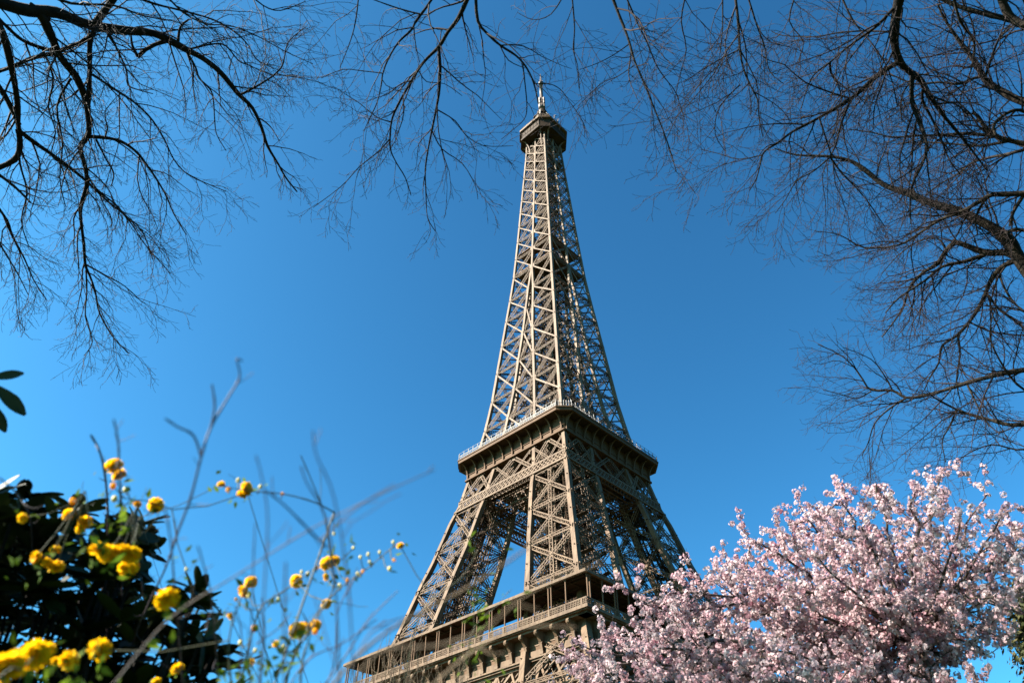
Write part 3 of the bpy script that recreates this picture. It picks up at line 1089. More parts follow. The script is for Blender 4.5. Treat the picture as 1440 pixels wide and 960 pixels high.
# left tree
A = BareTree((-7.2, 1.2, 0), 0.3, (-6.6, 1.7, 7.2), 'bare tree with thick black limbs reaching in from the upper left corner', (M['bark'], M['twig']), LV, Vector((0.0, 0.05, -0.05)))
A.limb('1', [(-45, -12), (0, 4), (40, 15), (80, 18), (115, 32), (150, 40), (185, 44), (215, 47), (240, 58), (262, 70), (285, 82), (310, 102), (335, 132), (355, 152), (368, 180), (376, 205), (392, 232), (402, 250), (418, 270)], 15, 1.6, 8.6, drift=0.1, root=True)
A.limb('1b', [(337, 134), (360, 122), (385, 106), (398, 90), (405, 60), (430, 38)], 3.2, 1.0, 0, '1')
A.limb('1c', [(238, 57), (220, 62), (205, 70), (194, 80)], 5.5, 4.5, 0, '1', drift=0.1, dens=0.5)
A.limb('1c2', [(194, 80), (186, 64), (184, 46)], 4.2, 2.0, 0, '1c', drift=0.1, dens=0.5)
A.limb('1d', [(262, 72), (275, 95), (280, 110), (295, 125), (300, 140), (302, 170), (305, 190), (318, 212)], 3.2, 1.0, 0, '1')
A.limb('1e', [(268, 69), (300, 62), (318, 65), (335, 85), (350, 92), (382, 105), (415, 106)], 2.8, 1.0, 0, '1')
A.limb('1f', [(250, 63), (253, 40), (262, 30), (268, 27)], 4, 1.6, 0, '1', dens=0.5)
A.limb('8', [(126, 42), (140, 25), (155, 5), (170, -15)], 9, 7, 0, '1', dens=0.7)
A.limb('2', [(40, 8), (58, 22), (68, 42), (76, 60), (86, 82), (105, 105), (117, 130), (122, 150), (125, 175), (123, 192), (113, 208), (120, 235), (122, 260), (115, 285), (113, 300), (115, 320), (118, 345), (120, 372), (126, 387), (134, 410), (140, 440), (160, 475), (182, 497)], 10.5, 1.2, 0, '1', drift=0.12, dens=1.1)
A.limb('2b', [(128, 45), (126, 70), (126, 100), (124, 152)], 6.5, 5, 0, '1', drift=0.2)
A.limb('2c', [(124, 192), (150, 194), (170, 199), (190, 212), (205, 230), (222, 255), (235, 278), (244, 300), (262, 330)], 4.6, 1.2, 0, '2', dens=1.1)
A.limb('2d', [(135, 196), (150, 225), (160, 245), (156, 262)], 2.6, 1.2, 0, '2c')
A.limb('2f', [(130, 105), (160, 125), (190, 145), (215, 170), (232, 198), (245, 225), (265, 246), (300, 262), (318, 269)], 3.3, 1.0, 0, '2b')
A.limb('2g', [(121, 372), (150, 388), (175, 402), (200, 425)], 2.2, 0.9, 0, '2')
A.limb('2h', [(121, 380), (122, 410), (120, 445), (130, 480), (118, 500)], 2.2, 0.9, 0, '2')
A.limb('2i', [(120, 240), (135, 265), (165, 290), (185, 315), (205, 345), (240, 385)], 2.8, 0.9, 0, '2', dens=1.1)
A.limb('3', [(-20, 0), (3, 45), (14, 85), (21, 120), (25, 150), (26, 180), (36, 191), (55, 205), (80, 222), (100, 237), (125, 258), (150, 282), (175, 302), (200, 325), (215, 365)], 8.5, 1.1, 0, '1', drift=0.15, dens=1.1)
A.limb('3b', [(26, 183), (28, 205), (20, 225), (-12, 240)], 6.5, 6.5, 0, '3', dens=0.8)
A.limb('3c', [(-10, 110), (5, 132), (15, 150), (27, 176)], 6, 5, 0, '3', dens=0.8, drift=0.0)
A.limb('4', [(-10, 103), (20, 93), (45, 82), (75, 75), (100, 65), (118, 58), (134, 46)], 4.5, 5, 8.8, drift=0.0)
A.limb('5', [(-10, 18), (12, 40), (32, 57), (60, 68), (80, 72)], 3.5, 4.5, 8.8, drift=0.05)
A.limb('6', [(165, -14), (215, 5), (255, 15), (300, 28), (330, 45), (350, 65), (362, 85), (395, 100)], 3.4, 1.0, 0, '8')
A.limb('6b', [(230, -10), (258, 18), (290, 34), (322, 36), (360, 50), (400, 72), (440, 90)], 2.6, 0.9, 0, '6')
A.limb('6c', [(345, -14), (370, 8), (395, 15), (430, 2)], 2.4, 1.0, 8.2)
A.limb('7', [(-12, 238), (20, 262), (43, 285)], 3.5, 2.0, 0, '3b')
A.limb('7b', [(-8, 285), (10, 310), (18, 332), (35, 365), (48, 395), (66, 422)], 3.4, 1.0, 0, '3b', dens=1.1)
A.limb('7c', [(-8, 330), (10, 360), (25, 385), (40, 415)], 2.4, 0.9, 8.6)
A.limb('7d', [(25, 190), (28, 230), (38, 270), (30, 310), (40, 345)], 3, 1.2, 0, '3')
A.limb('9', [(60, 70), (75, 110), (68, 150), (78, 185), (70, 220)], 3, 1.2, 0, '5')
A.limb('9b', [(100, 110), (80, 150), (88, 200), (84, 250), (92, 290)], 3, 1.0, 0, '2')
A.limb('9c', [(150, 40), (165, 70), (178, 100), (180, 120), (200, 128), (215, 132)], 3.2, 1.0, 0, '1')
A.limb('9d', [(60, -12), (100, 5), (160, 8), (200, 22), (245, 30)], 4, 1.2, 8.4)
A.finish()

# middle tree, trunk behind the viewer
B = BareTree((1.2, -3.4, 0), 0.28, (0.9, -2.2, 6.8), 'bare tree whose slender dark branches hang down at the top centre above the tower tip', (M['bark'], M['twig']), LV, Vector((0.0, 0.04, -0.04)))
B.limb('1', [(662, -12), (645, 25), (630, 45), (618, 65), (600, 83), (588, 98), (575, 120), (562, 143), (552, 165), (549, 185), (549, 210), (558, 230), (570, 250), (578, 275)], 5.8, 1.1, 7.6, drift=0.1, root=True, dens=0.85)
B.limb('2', [(617, 66), (619, 95), (618, 125), (614, 150), (608, 180), (602, 210), (598, 240), (599, 270), (601, 305), (612, 325)], 4.2, 1.0, 0, '1', dens=0.9)
B.limb('3', [(614, -12), (600, 10), (585, 30), (578, 43), (560, 60), (545, 85), (538, 105), (536, 120), (530, 145), (518, 170), (512, 185)], 4.0, 1.0, 7.5, root=True, dens=0.75)
B.limb('3b', [(590, 20), (570, 15), (545, 7), (518, -3)], 2.6, 1.4, 0, '3', dens=0.7)
B.limb('3c', [(537, 103), (510, 100), (482, 98), (452, 110)], 1.7, 0.9, 0, '3', dens=0.7)
B.limb('3d', [(582, 38), (584, 60), (590, 88)], 1.8, 1.0, 0, '3', dens=0.8)
B.limb('1b', [(551, 172), (530, 165), (505, 145), (478, 128)], 1.9, 0.8, 0, '1', dens=0.8)
B.limb('1c', [(549, 195), (530, 215), (505, 235), (480, 262), (440, 292)], 2.0, 0.9, 0, '1', dens=0.8)
B.limb('1d', [(588, 98), (600, 115), (625, 118), (650, 135)], 1.7, 0.8, 0, '1', dens=0.8)
B.limb('2b', [(616, 155), (640, 170), (655, 190), (680, 205), (722, 205)], 2.0, 0.8, 0, '2', dens=0.8)
B.limb('2c', [(608, 185), (622, 210), (650, 230), (668, 260), (672, 280)], 2.0, 0.8, 0, '2', dens=0.8)
B.limb('4', [(669, -12), (672, 30), (690, 52), (705, 65), (725, 78), (738, 92), (748, 110), (754, 130), (757, 146)], 4.4, 1.7, 7.4, drift=-0.1, root=True, dens=0.55)
B.limb('4b', [(702, 62), (715, 85), (738, 96)], 1.8, 1.0, 0, '4', dens=0.6)
B.limb('4c', [(735, 90), (738, 115), (741, 150), (737, 168), (722, 182), (705, 196)], 1.9, 0.8, 0, '4', dens=0.6)
B.limb('4d', [(750, 118), (772, 118), (788, 126), (800, 142), (820, 172), (822, 192)], 1.6, 0.8, 0, '4', dens=0.6)
B.limb('5', [(858, -12), (870, 20), (878, 40), (885, 60), (892, 85), (905, 115), (915, 140), (925, 165), (935, 190), (945, 220), (951, 242)], 4.4, 1.2, 7.6, root=True, dens=0.9)
B.limb('5b', [(878, -10), (895, 30), (910, 60), (922, 90), (935, 110), (950, 130), (962, 165)], 2.4, 0.9, 7.7, root=True, dens=0.9)
B.limb('5c', [(885, 62), (862, 78), (838, 90), (815, 98)], 1.7, 0.8, 0, '5', dens=0.8)
B.limb('5d', [(892, 92), (868, 108), (845, 118), (812, 150)], 1.5, 0.8, 0, '5', dens=0.8)
B.limb('6', [(804, -10), (808, 40), (806, 70), (812, 92), (815, 125)], 2.0, 0.9, 7.3, root=True, dens=0.8)
B.limb('6b', [(795, -10), (775, 20), (750, 28), (728, 18)], 1.8, 0.8, 7.3, root=True, dens=0.7)
B.limb('7', [(965, -10), (958, 30), (965, 70), (955, 110), (948, 145)], 2.0, 0.9, 7.8, root=True, dens=0.8)
B.limb('8', [(505, -12), (500, 30), (492, 60), (478, 95)], 2.0, 0.9, 7.6, root=True, dens=0.8)
B.finish()

# right-hand tree with the dark limb from the top
C = BareTree((5.6, -1.4, 0), 0.3, (4.9, -0.2, 7.0), 'bare tree with a curving black limb coming down from the top right edge', (M['bark'], M['twig_pale']), LVD, Vector((-0.02, 0.04, -0.04)))
C.limb('1', [(1270, -25), (1262, 10), (1258, 40), (1258, 60), (1262, 80), (1270, 93), (1283, 104), (1297, 115), (1308, 135), (1325, 160), (1340, 178), (1362, 205), (1388, 240)], 13.5, 1.6, 8.2, drift=0.15, root=True)
C.limb('1b', [(1263, 88), (1235, 105), (1210, 128), (1190, 143), (1165, 158), (1140, 172), (1115, 185), (1095, 200), (1075, 213), (1070, 227), (1064, 250), (1054, 268)], 6, 1.1, 0, '1')
C.limb('1b2', [(1198, 138), (1188, 160), (1180, 185), (1175, 205), (1166, 222)], 3.5, 2, 0, '1b')
C.limb('1b3', [(1152, 166), (1160, 190), (1168, 215), (1176, 245), (1190, 270)], 2.4, 1.0, 0, '1b')
C.limb('1b4', [(1072, 218), (1040, 224), (1010, 216), (985, 210)], 1.8, 0.8, 0, '1b')
C.limb('1c', [(1283, 106), (1282, 140), (1290, 165), (1300, 190), (1303, 212), (1295, 235), (1285, 255), (1280, 280), (1281, 315)], 6, 1.6, 0, '1')
C.limb('1c2', [(1285, 110), (1268, 135), (1268, 170)], 2.6, 1.2, 0, '1')
C.limb('1d', [(1260, 8), (1235, 35), (1215, 50), (1190, 68), (1168, 87), (1145, 105), (1135, 125), (1127, 152)], 4, 1.0, 0, '1')
C.limb('1d2', [(1167, 88), (1169, 104), (1179, 120), (1184, 142)], 3.2, 1.2, 0, '1d')
C.limb('1e', [(1248, 95), (1240, 120), (1230, 150), (1228, 180)], 2.6, 1.0, 0, '1b')
C.limb('1f', [(1257, 45), (1215, 44), (1180, 46), (1145, 52), (1100, 50), (1085, 44)], 2.4, 1.0, 0, '1')
C.limb('1g', [(1300, 118), (1297, 140), (1312, 170), (1325, 200), (1335, 225), (1350, 245)], 4, 1.2, 0, '1')
C.limb('2', [(1033, -12), (1038, 30), (1040, 65), (1045, 95), (1055, 120), (1065, 140), (1068, 170), (1073, 192)], 4.0, 1.2, 7.9, root=True, dens=0.9)
C.limb('2b', [(1016, -10), (1016, 40), (1012, 78)], 2.0, 0.9, 7.9, root=True, dens=0.9)
C.limb('2c', [(1050, -10), (1064, 35), (1075, 65), (1082, 100), (1102, 118)], 2.4, 0.9, 7.8, root=True, dens=0.9)
C.limb('2d', [(1039, 70), (1012, 84), (985, 100), (962, 116)], 2.0, 0.9, 0, '2', dens=0.9)
C.limb('2e', [(1040, 120), (1020, 140), (1008, 160), (1006, 190), (1020, 213)], 2.0, 0.9, 0, '2', dens=0.9)
C.limb('3', [(1180, -12), (1200, 30), (1225, 60), (1250, 100), (1262, 150)], 2.4, 1.0, 8.4, root=True)
C.limb('4', [(1120, -10), (1110, 30), (1130, 60), (1120, 90)], 2.0, 0.8, 8.3, root=True)
C.limb('5', [(1168, 222), (1185, 245), (1205, 265), (1225, 290), (1245, 320)], 2.6, 1.0, 0, '1b2')
C.limb('6', [(1166, 222), (1145, 240), (1120, 255), (1105, 280), (1090, 300)], 2.2, 0.9, 0, '1b2')
C.finish()

# pale tree standing at the right edge
D = BareTree((7.9, 6.2, 0), 0.32, (7.6, 6.6, 7.4), 'bare tree with paler grey limbs spreading in from the right edge', (M['bark_pale'], M['twig_pale']), LVD, Vector((-0.03, 0.0, -0.03)))
D.limb('5', [(1462, 400), (1432, 362), (1420, 340), (1395, 320), (1360, 302), (1333, 293), (1300, 282), (1275, 271), (1243, 260), (1215, 238), (1195, 226), (1167, 220), (1120, 218), (1090, 209)], 17, 1.4, 9.4, drift=0.1, root=True)
D.limb('6', [(1430, 362), (1412, 355), (1385, 355), (1350, 342), (1340, 343), (1328, 356), (1318, 371), (1300, 382), (1285, 396), (1276, 412), (1270, 432), (1255, 455), (1240, 474)], 9, 1.3, 0, '5', dens=1.1)
D.limb('6b', [(1385, 358), (1355, 368), (1325, 375), (1300, 395), (1265, 418), (1245, 440)], 5.5, 1.3, 0, '6', dens=1.1)
D.limb('7', [(1428, 366), (1408, 376), (1393, 395), (1382, 422), (1365, 450), (1345, 472), (1325, 486), (1320, 510), (1308, 530), (1300, 548)], 6.5, 1.2, 0, '5', dens=1.1)
D.limb('7b', [(1390, 415), (1405, 435), (1425, 450), (1448, 468)], 3, 1.5, 0, '7')
D.limb('7c', [(1347, 472), (1350, 500), (1345, 535), (1352, 570)], 3, 1.0, 0, '7')
D.limb('7d', [(1362, 452), (1390, 465), (1420, 470), (1450, 472)], 2.6, 1.2, 0, '7')
D.limb('8', [(1465, 514), (1440, 520), (1415, 524), (1390, 530), (1360, 538), (1330, 548), (1300, 556), (1275, 559), (1255, 549), (1225, 548), (1213, 533), (1200, 515), (1180, 498), (1150, 484)], 7, 1.0, 9.3, drift=0.05, root=True)
D.limb('8b', [(1275, 559), (1250, 575), (1230, 595), (1221, 622), (1212, 640)], 2.6, 0.9, 0, '8')
D.limb('8c', [(1255, 549), (1245, 530), (1225, 505), (1185, 488)], 2.2, 0.9, 0, '8', dens=0.7)
D.limb('8d', [(1225, 550), (1205, 560), (1185, 555), (1158, 548)], 1.8, 0.8, 0, '8', dens=0.7)
D.limb('8e', [(1360, 540), (1372, 565), (1385, 590), (1400, 605)], 2.6, 1.0, 0, '8')
D.limb('9', [(1460, 585), (1445, 595), (1420, 597), (1395, 591), (1365, 583), (1340, 573), (1312, 558)], 6.5, 2.0, 9.2, drift=0.0, root=True)
D.limb('9b', [(1345, 577), (1335, 600), (1325, 620), (1330, 650)], 2.4, 0.9, 0, '9')
D.limb('10', [(1462, 270), (1420, 273), (1395, 274), (1378, 283), (1355, 296), (1320, 310), (1290, 330), (1262, 345), (1215, 348), (1180, 330), (1145, 325)], 7, 0.9, 9.0, drift=0.1, root=True)
D.limb('10b', [(1385, 280), (1372, 305), (1375, 330)], 3, 1.5, 0, '10')
D.limb('10c', [(1440, 274), (1425, 298), (1420, 318)], 4, 3, 0, '10')
D.limb('1', [(1465, 44), (1430, 30), (1395, 22), (1350, 10), (1310, -8)], 9, 4, 8.8, drift=0.1, root=True)
D.limb('2', [(1465, 150), (1430, 140), (1408, 128), (1385, 112), (1372, 88), (1352, 62), (1330, 30), (1318, 5)], 11, 1.8, 9.0, drift=0.1, root=True)
D.limb('2b', [(1405, 126), (1380, 108), (1350, 118), (1320, 116), (1285, 118), (1250, 105), (1220, 110), (1190, 105)], 4, 0.9, 0, '2')
D.limb('2c', [(1385, 110), (1395, 80), (1405, 55), (1425, 35)], 3.5, 2, 0, '2')
D.limb('3', [(1462, 206), (1425, 199), (1402, 192), (1386, 180), (1376, 165), (1368, 158)], 6.5, 3.5, 8.9, drift=0.05, root=True)
D.limb('3b', [(1402, 192), (1360, 188), (1325, 190), (1290, 191), (1255, 193), (1225, 186), (1195, 182)], 4.6, 1.0, 0, '3')
D.limb('3c', [(1420, 198), (1380, 205), (1345, 203), (1300, 200), (1262, 202)], 4, 1.0, 0, '3')
D.limb('4', [(1460, 205), (1420, 216), (1390, 222), (1365, 230), (1345, 246), (1325, 257), (1305, 272), (1280, 300)], 4, 1.0, 9.2, root=True)
D.limb('11', [(1405, -10), (1415, 15), (1428, 30), (1450, 40)], 8, 9, 8.8, dens=0.6)
D.limb('12', [(1462, 170), (1435, 155), (1415, 160), (1398, 175), (1400, 190)], 4, 3, 9.0)
D.limb('13', [(1340, -10), (1350, 30), (1370, 60), (1365, 100), (1350, 140), (1358, 165)], 3.4, 1.2, 8.7, root=True)
D.limb('14', [(1462, 330), (1430, 322), (1412, 330)], 4, 3, 9.1)
D.limb('15', [(1462, 560), (1430, 540), (1405, 505), (1392, 470), (1400, 430)], 3.5, 1.0, 9.4)
D.limb('16', [(1330, 350), (1318, 335), (1290, 340), (1262, 360), (1240, 385)], 2.6, 0.9, 0, '6')
D.limb('17', [(1462, 450), (1430, 430), (1410, 400), (1405, 378)], 3, 2, 9.2)
D.limb('18', [(1462, 628), (1430, 632), (1395, 625), (1360, 638), (1340, 655)], 2.6, 0.9, 9.2)
D.finish()

# ------------------------------------------------------------------ flower and leaf templates
def instance_template(TV, TF, pos, rotm, scl, tone=None):
    """TV (n,3), TF (m,k); pos (K,3), rotm (K,3,3), scl (K,)"""
    K, n = len(pos), len(TV)
    V = np.einsum('kij,nj->kni', rotm, TV) * scl[:, None, None] + pos[:, None, :]
    F = TF[None, :, :] + (np.arange(K) * n)[:, None, None]
    fa = None
    if tone is not None:
        fa = tone if tone.ndim == 2 else np.repeat(tone[:, None], len(TF), axis=1)
        fa = fa.ravel()
    return V.reshape(-1, 3), F.reshape(-1, TF.shape[1]), fa


def frames(normals, spin):
    N = normals / np.maximum(np.linalg.norm(normals, axis=1, keepdims=True), 1e-9)
    ref = np.where(np.abs(N[:, 2:3]) < 0.9, np.array([[0, 0, 1.0]]), np.array([[1.0, 0, 0]]))
    X = np.cross(ref, N)
    X /= np.linalg.norm(X, axis=1, keepdims=True)
    Y = np.cross(N, X)
    c, s = np.cos(spin)[:, None], np.sin(spin)[:, None]
    X2, Y2 = X * c + Y * s, -X * s + Y * c
    return np.stack([X2, Y2, N], axis=2)


# five-petalled cherry flower, unit radius
tv, tf = [(0, 0, 0)], []
for k in range(5):
    a = 2 * math.pi * k / 5
    b = len(tv)
    for da, r_, z in ((-0.58, 0.8, 0.10), (0.0, 1.0, 0.16), (0.58, 0.8, 0.10)):
        tv.append((r_ * math.cos(a + da), r_ * math.sin(a + da), z + (0.05 if k % 2 else -0.05)))
    tf.append((0, b, b + 1, b + 2))
CH_V, CH_F = np.array(tv), np.array(tf)

# ------------------------------------------------------------------ cherry tree in blossom
cb = at(1262, 925, 8.2)
cherry_base = Vector((cb.x + 0.1, cb.y + 0.1, 0))
cherry = empty('cherry_tree', cherry_base)
tag(cherry, 'cherry tree covered in pale pink blossom in front of the tower on the right', 'tree')
ct, cl, ctw = Tubes(), Tubes(), Tubes()
fork = at(1285, 905, 8.2)
path, ts = smooth_path([cherry_base + Vector((0, 0, -0.2)), cherry_base.lerp(fork, 0.4) + Vector((0.08, 0, 0)), cherry_base.lerp(fork, 0.75) + Vector((-0.06, 0.05, 0)), fork], 5)
ct.add(path, [0.19 * (1.3 if t < 0.03 else 1 - 0.45 * t) for t in ts], 12)
CLV = [dict(step=0.125, length=0.72, angle=50, rad=0.009, kink=0.17, n=6, sides=4, f0=0.12, rmin=0.002),
       dict(step=0.10, length=0.32, angle=50, rad=0.0045, kink=0.2, n=5, sides=3, f0=0.08, rmin=0.0014)]
cg = Grower(CLV, Vector((-0.01, 0, 0.035)), ctw)
limb_sets = []


def climb(px, d0, d1, w0, w1, dens=1.0, start=None, bl=1.0, lscale=1.0):
    pts = [start or fork]
    n = len(px)
    for i, (x, y) in enumerate(px):
        j_ = 9 if i < n - 1 else 4
        pts.append(at(x + random.uniform(-j_, j_), y + random.uniform(-j_, j_), d0 + (d1 - d0) * (i + 1) / n))
    q = [pts[0]]
    for a_, b_ in zip(pts[:-1], pts[1:]):
        L_ = (b_ - a_).length
        q += [a_.lerp(b_, 0.5) + Vector((random.gauss(0, .07), random.gauss(0, .07), random.gauss(0, .06))) * L_, b_]
    p_, t_ = smooth_path(q, 3)
    rr = [max(0.003, (w0 * 0.85 + (w1 - w0 * 0.85) * t ** 0.6) / 2 / FPX * 8.2) for t in t_]
    cl.add(p_, rr, 7)
    k0 = len(cg.ends)
    cg.children(p_, rr, 0, dens, lscale)
    limb_sets.append((k0, len(cg.ends), bl, p_))
    return p_


# left and middle, thick with flower
climb([(1240, 890), (1180, 860), (1110, 835), (1040, 840), (960, 840), (905, 850)], 8.1, 7.4, 11, 1.5)
climb([(1230, 915), (1150, 905), (1060, 900), (970, 905), (890, 915), (805, 905)], 8.0, 7.0, 11, 1.5)
climb([(1225, 935), (1130, 930), (1030, 925), (940, 930), (860, 935), (800, 940)], 8.0, 7.4, 11, 1.5)
climb([(1225, 945), (1120, 955), (1000, 970), (880, 975), (800, 965)], 8.0, 7.0, 11, 1.5)
climb([(1230, 905), (1140, 885), (1040, 870), (950, 880), (885, 895)], 8.3, 8.2, 10, 1.5)
climb([(1225, 940), (1130, 950), (1030, 955), (930, 965), (840, 950)], 7.8, 6.6, 10, 1.5)
climb([(1220, 960), (1120, 985), (1000, 1010), (890, 1000)], 7.8, 6.6, 10, 1.5)
climb([(1250, 880), (1190, 835), (1130, 800), (1070, 770), (1050, 795)], 8.3, 8.0, 10, 1.5)
climb([(1262, 870), (1220, 820), (1180, 770), (1130, 725), (1105, 735)], 8.4, 8.4, 9, 1.4)
climb([(1270, 860), (1238, 800), (1210, 750), (1185, 705), (1165, 715)], 8.2, 7.8, 9, 1.4)
climb([(1278, 850), (1262, 790), (1248, 730), (1240, 690), (1234, 685)], 8.3, 8.5, 9, 1.4)
climb([(1240, 885), (1170, 850), (1090, 800), (1030, 805), (995, 825)], 8.4, 8.9, 9, 1.4)
climb([(1230, 900), (1140, 870), (1050, 850), (960, 850), (900, 880)], 8.0, 7.4, 9, 1.4)
climb([(1250, 900), (1200, 880), (1140, 850), (1090, 830)], 7.9, 6.9, 8, 1.6)
climb([(1255, 890), (1225, 850), (1190, 820), (1150, 780)], 7.8, 6.9, 8, 1.6)
climb([(1265, 880), (1250, 840), (1230, 790), (1215, 740)], 7.7, 6.9, 8, 1.6)
climb([(1245, 940), (1200, 935), (1150, 925), (1090, 915)], 7.6, 6.6, 8, 1.6)
climb([(1250, 960), (1200, 970), (1140, 965), (1060, 950)], 7.5, 6.3, 8, 1.6)
climb([(1225, 900), (1120, 880), (1020, 870), (940, 870)], 8.4, 9.0, 8, 1.5)
climb([(1225, 930), (1120, 925), (1010, 930), (910, 940)], 8.3, 8.2, 8, 1.5)
climb([(1240, 870), (1170, 810), (1110, 760), (1090, 778)], 8.6, 9.3, 8, 1.5)
climb([(1262, 850), (1215, 780), (1170, 720), (1150, 730)], 8.8, 9.4, 8, 1.5)
climb([(1315, 905), (1345, 925), (1370, 945), (1385, 965)], 7.8, 7.2, 8, 1.6, 0.9, bl=0.9)
climb([(1300, 930), (1330, 975), (1360, 1000), (1380, 1020)], 7.6, 6.6, 8, 1.6, 0.9, bl=0.9)
climb([(1320, 885), (1350, 878), (1380, 885), (1400, 878)], 8.6, 9.0, 8, 1.6, 0.8, bl=0.8)
climb([(1310, 870), (1350, 845), (1400, 830), (1470, 800)], 7.8, 7.1, 8, 1.6, 0.95, bl=0.9)
climb([(1312, 860), (1355, 825), (1400, 800), (1445, 765), (1475, 745)], 8.0, 7.8, 8, 1.4, 0.85, bl=0.8)
climb([(1305, 865), (1335, 835), (1375, 770), (1410, 715)], 8.0, 7.6, 8, 1.4, 0.8, bl=0.75)
# right side, looser, with the sky showing
climb([(1300, 860), (1312, 800), (1308, 740), (1316, 700), (1322, 662)], 8.2, 8.3, 12, 1.6, 0.75, bl=0.75)
climb([(1318, 870), (1350, 830), (1390, 800), (1440, 775), (1490, 750)], 8.2, 8.0, 12, 2, 0.85, bl=0.8)
climb([(1310, 850), (1340, 790), (1365, 730), (1385, 692)], 8.3, 8.8, 8, 1.4, 0.75, bl=0.7)
climb([(1320, 880), (1370, 855), (1420, 835), (1470, 825)], 8.1, 7.6, 8, 1.6, 0.7, bl=0.6)
climb([(1320, 900), (1345, 905), (1375, 915), (1395, 925)], 8.0, 7.4, 8, 1.6, 0.85, bl=0.8)
climb([(1285, 860), (1280, 800), (1285, 745), (1272, 710), (1285, 690)], 8.0, 7.6, 9, 1.5, 0.9, bl=0.9)
climb([(1300, 870), (1330, 810), (1335, 760), (1350, 720)], 7.9, 7.3, 7, 1.4, 0.85, bl=0.8)
climb([(1310, 860), (1360, 790), (1410, 765), (1450, 745)], 8.5, 9.3, 7, 1.4, 0.75, bl=0.7)
climb([(1280, 940), (1310, 950), (1350, 965), (1400, 980)], 7.8, 7.0, 8, 1.6, 0.9, bl=0.9)
climb([(1300, 820), (1290, 770), (1298, 735), (1258, 710)], 8.6, 9.2, 7, 1.4, 0.8, bl=0.7)

cpos, cnor, ctone = [], [], []
for (k0, k1, bl, p_) in limb_sets:
    for lev, pts, rad in cg.ends[k0:k1] + [(0, p_, None)]:
        L = sum((pts[i + 1] - pts[i]).length for i in range(len(pts) - 1))
        stepc = (0.080 if lev == 0 else 0.070) / bl
        d = random.random() * stepc + (0.25 * L if lev == 0 else 0.05 * L)
        while d < L:
            f = d / L * (len(pts) - 1)
            i = min(int(f), len(pts) - 2)
            c = pts[i].lerp(pts[i + 1], f - i)
            ov = Vector((random.gauss(0, 1), random.gauss(0, 1), random.gauss(0, 1))).normalized()
            c = c + ov * 0.02
            ctn = random.gauss(0.68, 0.2)
            nf = random.choice((11, 13, 15, 17, 20))
            for _ in range(nf):
                v = Vector((random.gauss(0, 1), random.gauss(0, 1), random.gauss(0, 1))).normalized()
                rr_ = random.uniform(0.020, 0.034)
                cpos.append(tuple(c + v * rr_))
                cnor.append(tuple(v))
                ctone.append(ctn)
            d += stepc * random.uniform(0.5, 1.5)
cpos, cnor = np.array(cpos), np.array(cnor)
K = len(cpos)
print('cherry flowers', K, 'twigs', len(cg.ends))
tone = np.clip(np.array(ctone) + rng.normal(0.0, 0.12, K), 0, 1)
V_, F_, fa = instance_template(CH_V, CH_F, cpos - np.array(tuple(cherry_base)), frames(cnor + rng.normal(0, 0.15, (K, 3)), rng.uniform(0, 6.28, K)), rng.uniform(0.0115, 0.016, K), np.clip(tone[:, None] + rng.normal(0, 0.06, (K, 5)), 0, 1))
ct.build('trunk', M['cherry_bark'], cherry, cherry_base)
cl.build('limb', M['cherry_bark'], cherry, cherry_base)
ctw.build('twigs', M['cherry_bark'], cherry, cherry_base)['kind'] = 'stuff'
link('blossom', np_mesh('blossom', V_, F_, M['blossom'], False, fa), cherry)['kind'] = 'stuff'

# ------------------------------------------------------------------ conifer behind the cherry, and a low evergreen
leafV = np.array([(0, -0.5, 0), (0.5, 0.0, 0.08), (0, 0.5, 0), (-0.5, 0.0, 0.08)]) * np.array([0.42, 1, 1])
leafF = np.array([(0, 1, 2, 3)])


def conifer(px, pytop, dist, width, label, name='conifer', height=None):
    top = at(px, pytop, dist)
    base = Vector((top.x, top.y, 0))
    H = top.z
    root = empty(name, base)
    tag(root, label, 'tree' if name == 'conifer' else 'shrub')
    t = Tubes()
    t.add([Vector((0, 0, -0.2)), Vector((0, 0, H * .5)), Vector((0, 0, H * .96))], [0.16, 0.1, 0.02], 8)
    # boughs sweeping up from the trunk, each with its sprays
    sprp, sprn, tone_ = [], [], []
    nb = int(480 * H / 6)
    for i in range(nb):
        f = (i + random.random()) / nb
        z = H * (0.04 + 0.94 * f)
        rad = width * (1 - f) ** 0.4 * random.uniform(0.75, 1.1)
        a = random.uniform(0, 6.283)
        p0 = Vector((0, 0, z * 0.93))
        p1 = Vector((rad * math.cos(a), rad * math.sin(a), z + rad * 0.25))
        t.add([p0, p0.lerp(p1, .5) - Vector((0, 0, .04)), p1], [0.014, 0.009, 0.003], 4)
        bt = random.gauss(0.5, 0.2)
        for _ in range(75):
            u = random.uniform(0.35, 1.06)
            c = p0.lerp(p1, u) + Vector((random.gauss(0, .07), random.gauss(0, .07), random.gauss(0, .08)))
            sprp.append(tuple(c))
            dd = Vector((math.cos(a), math.sin(a), 0.6)) + Vector((random.gauss(0, .6), random.gauss(0, .6), random.gauss(0, .5)))
            sprn.append(tuple(dd))
            tone_.append(min(1, max(0, bt + random.gauss(0, .2))))
    K = len(sprp)
    V, F, fa = instance_template(leafV, leafF, np.array(sprp), frames(np.array(sprn), rng.uniform(0, 6.28, K)), rng.uniform(0.05, 0.10, K), np.array(tone_))
    t.build('trunk', M['bark'], root)
    link('crown', np_mesh('crown', V, F, M['conifer'], False, fa), root)['kind'] = 'stuff'


conifer(1436, 812, 11.0, 0.82, 'dense olive green conifer column behind the cherry blossom at the right edge')
conifer(1225, 925, 11.5, 0.6, 'small dark evergreen hidden behind the middle of the pink blossom')

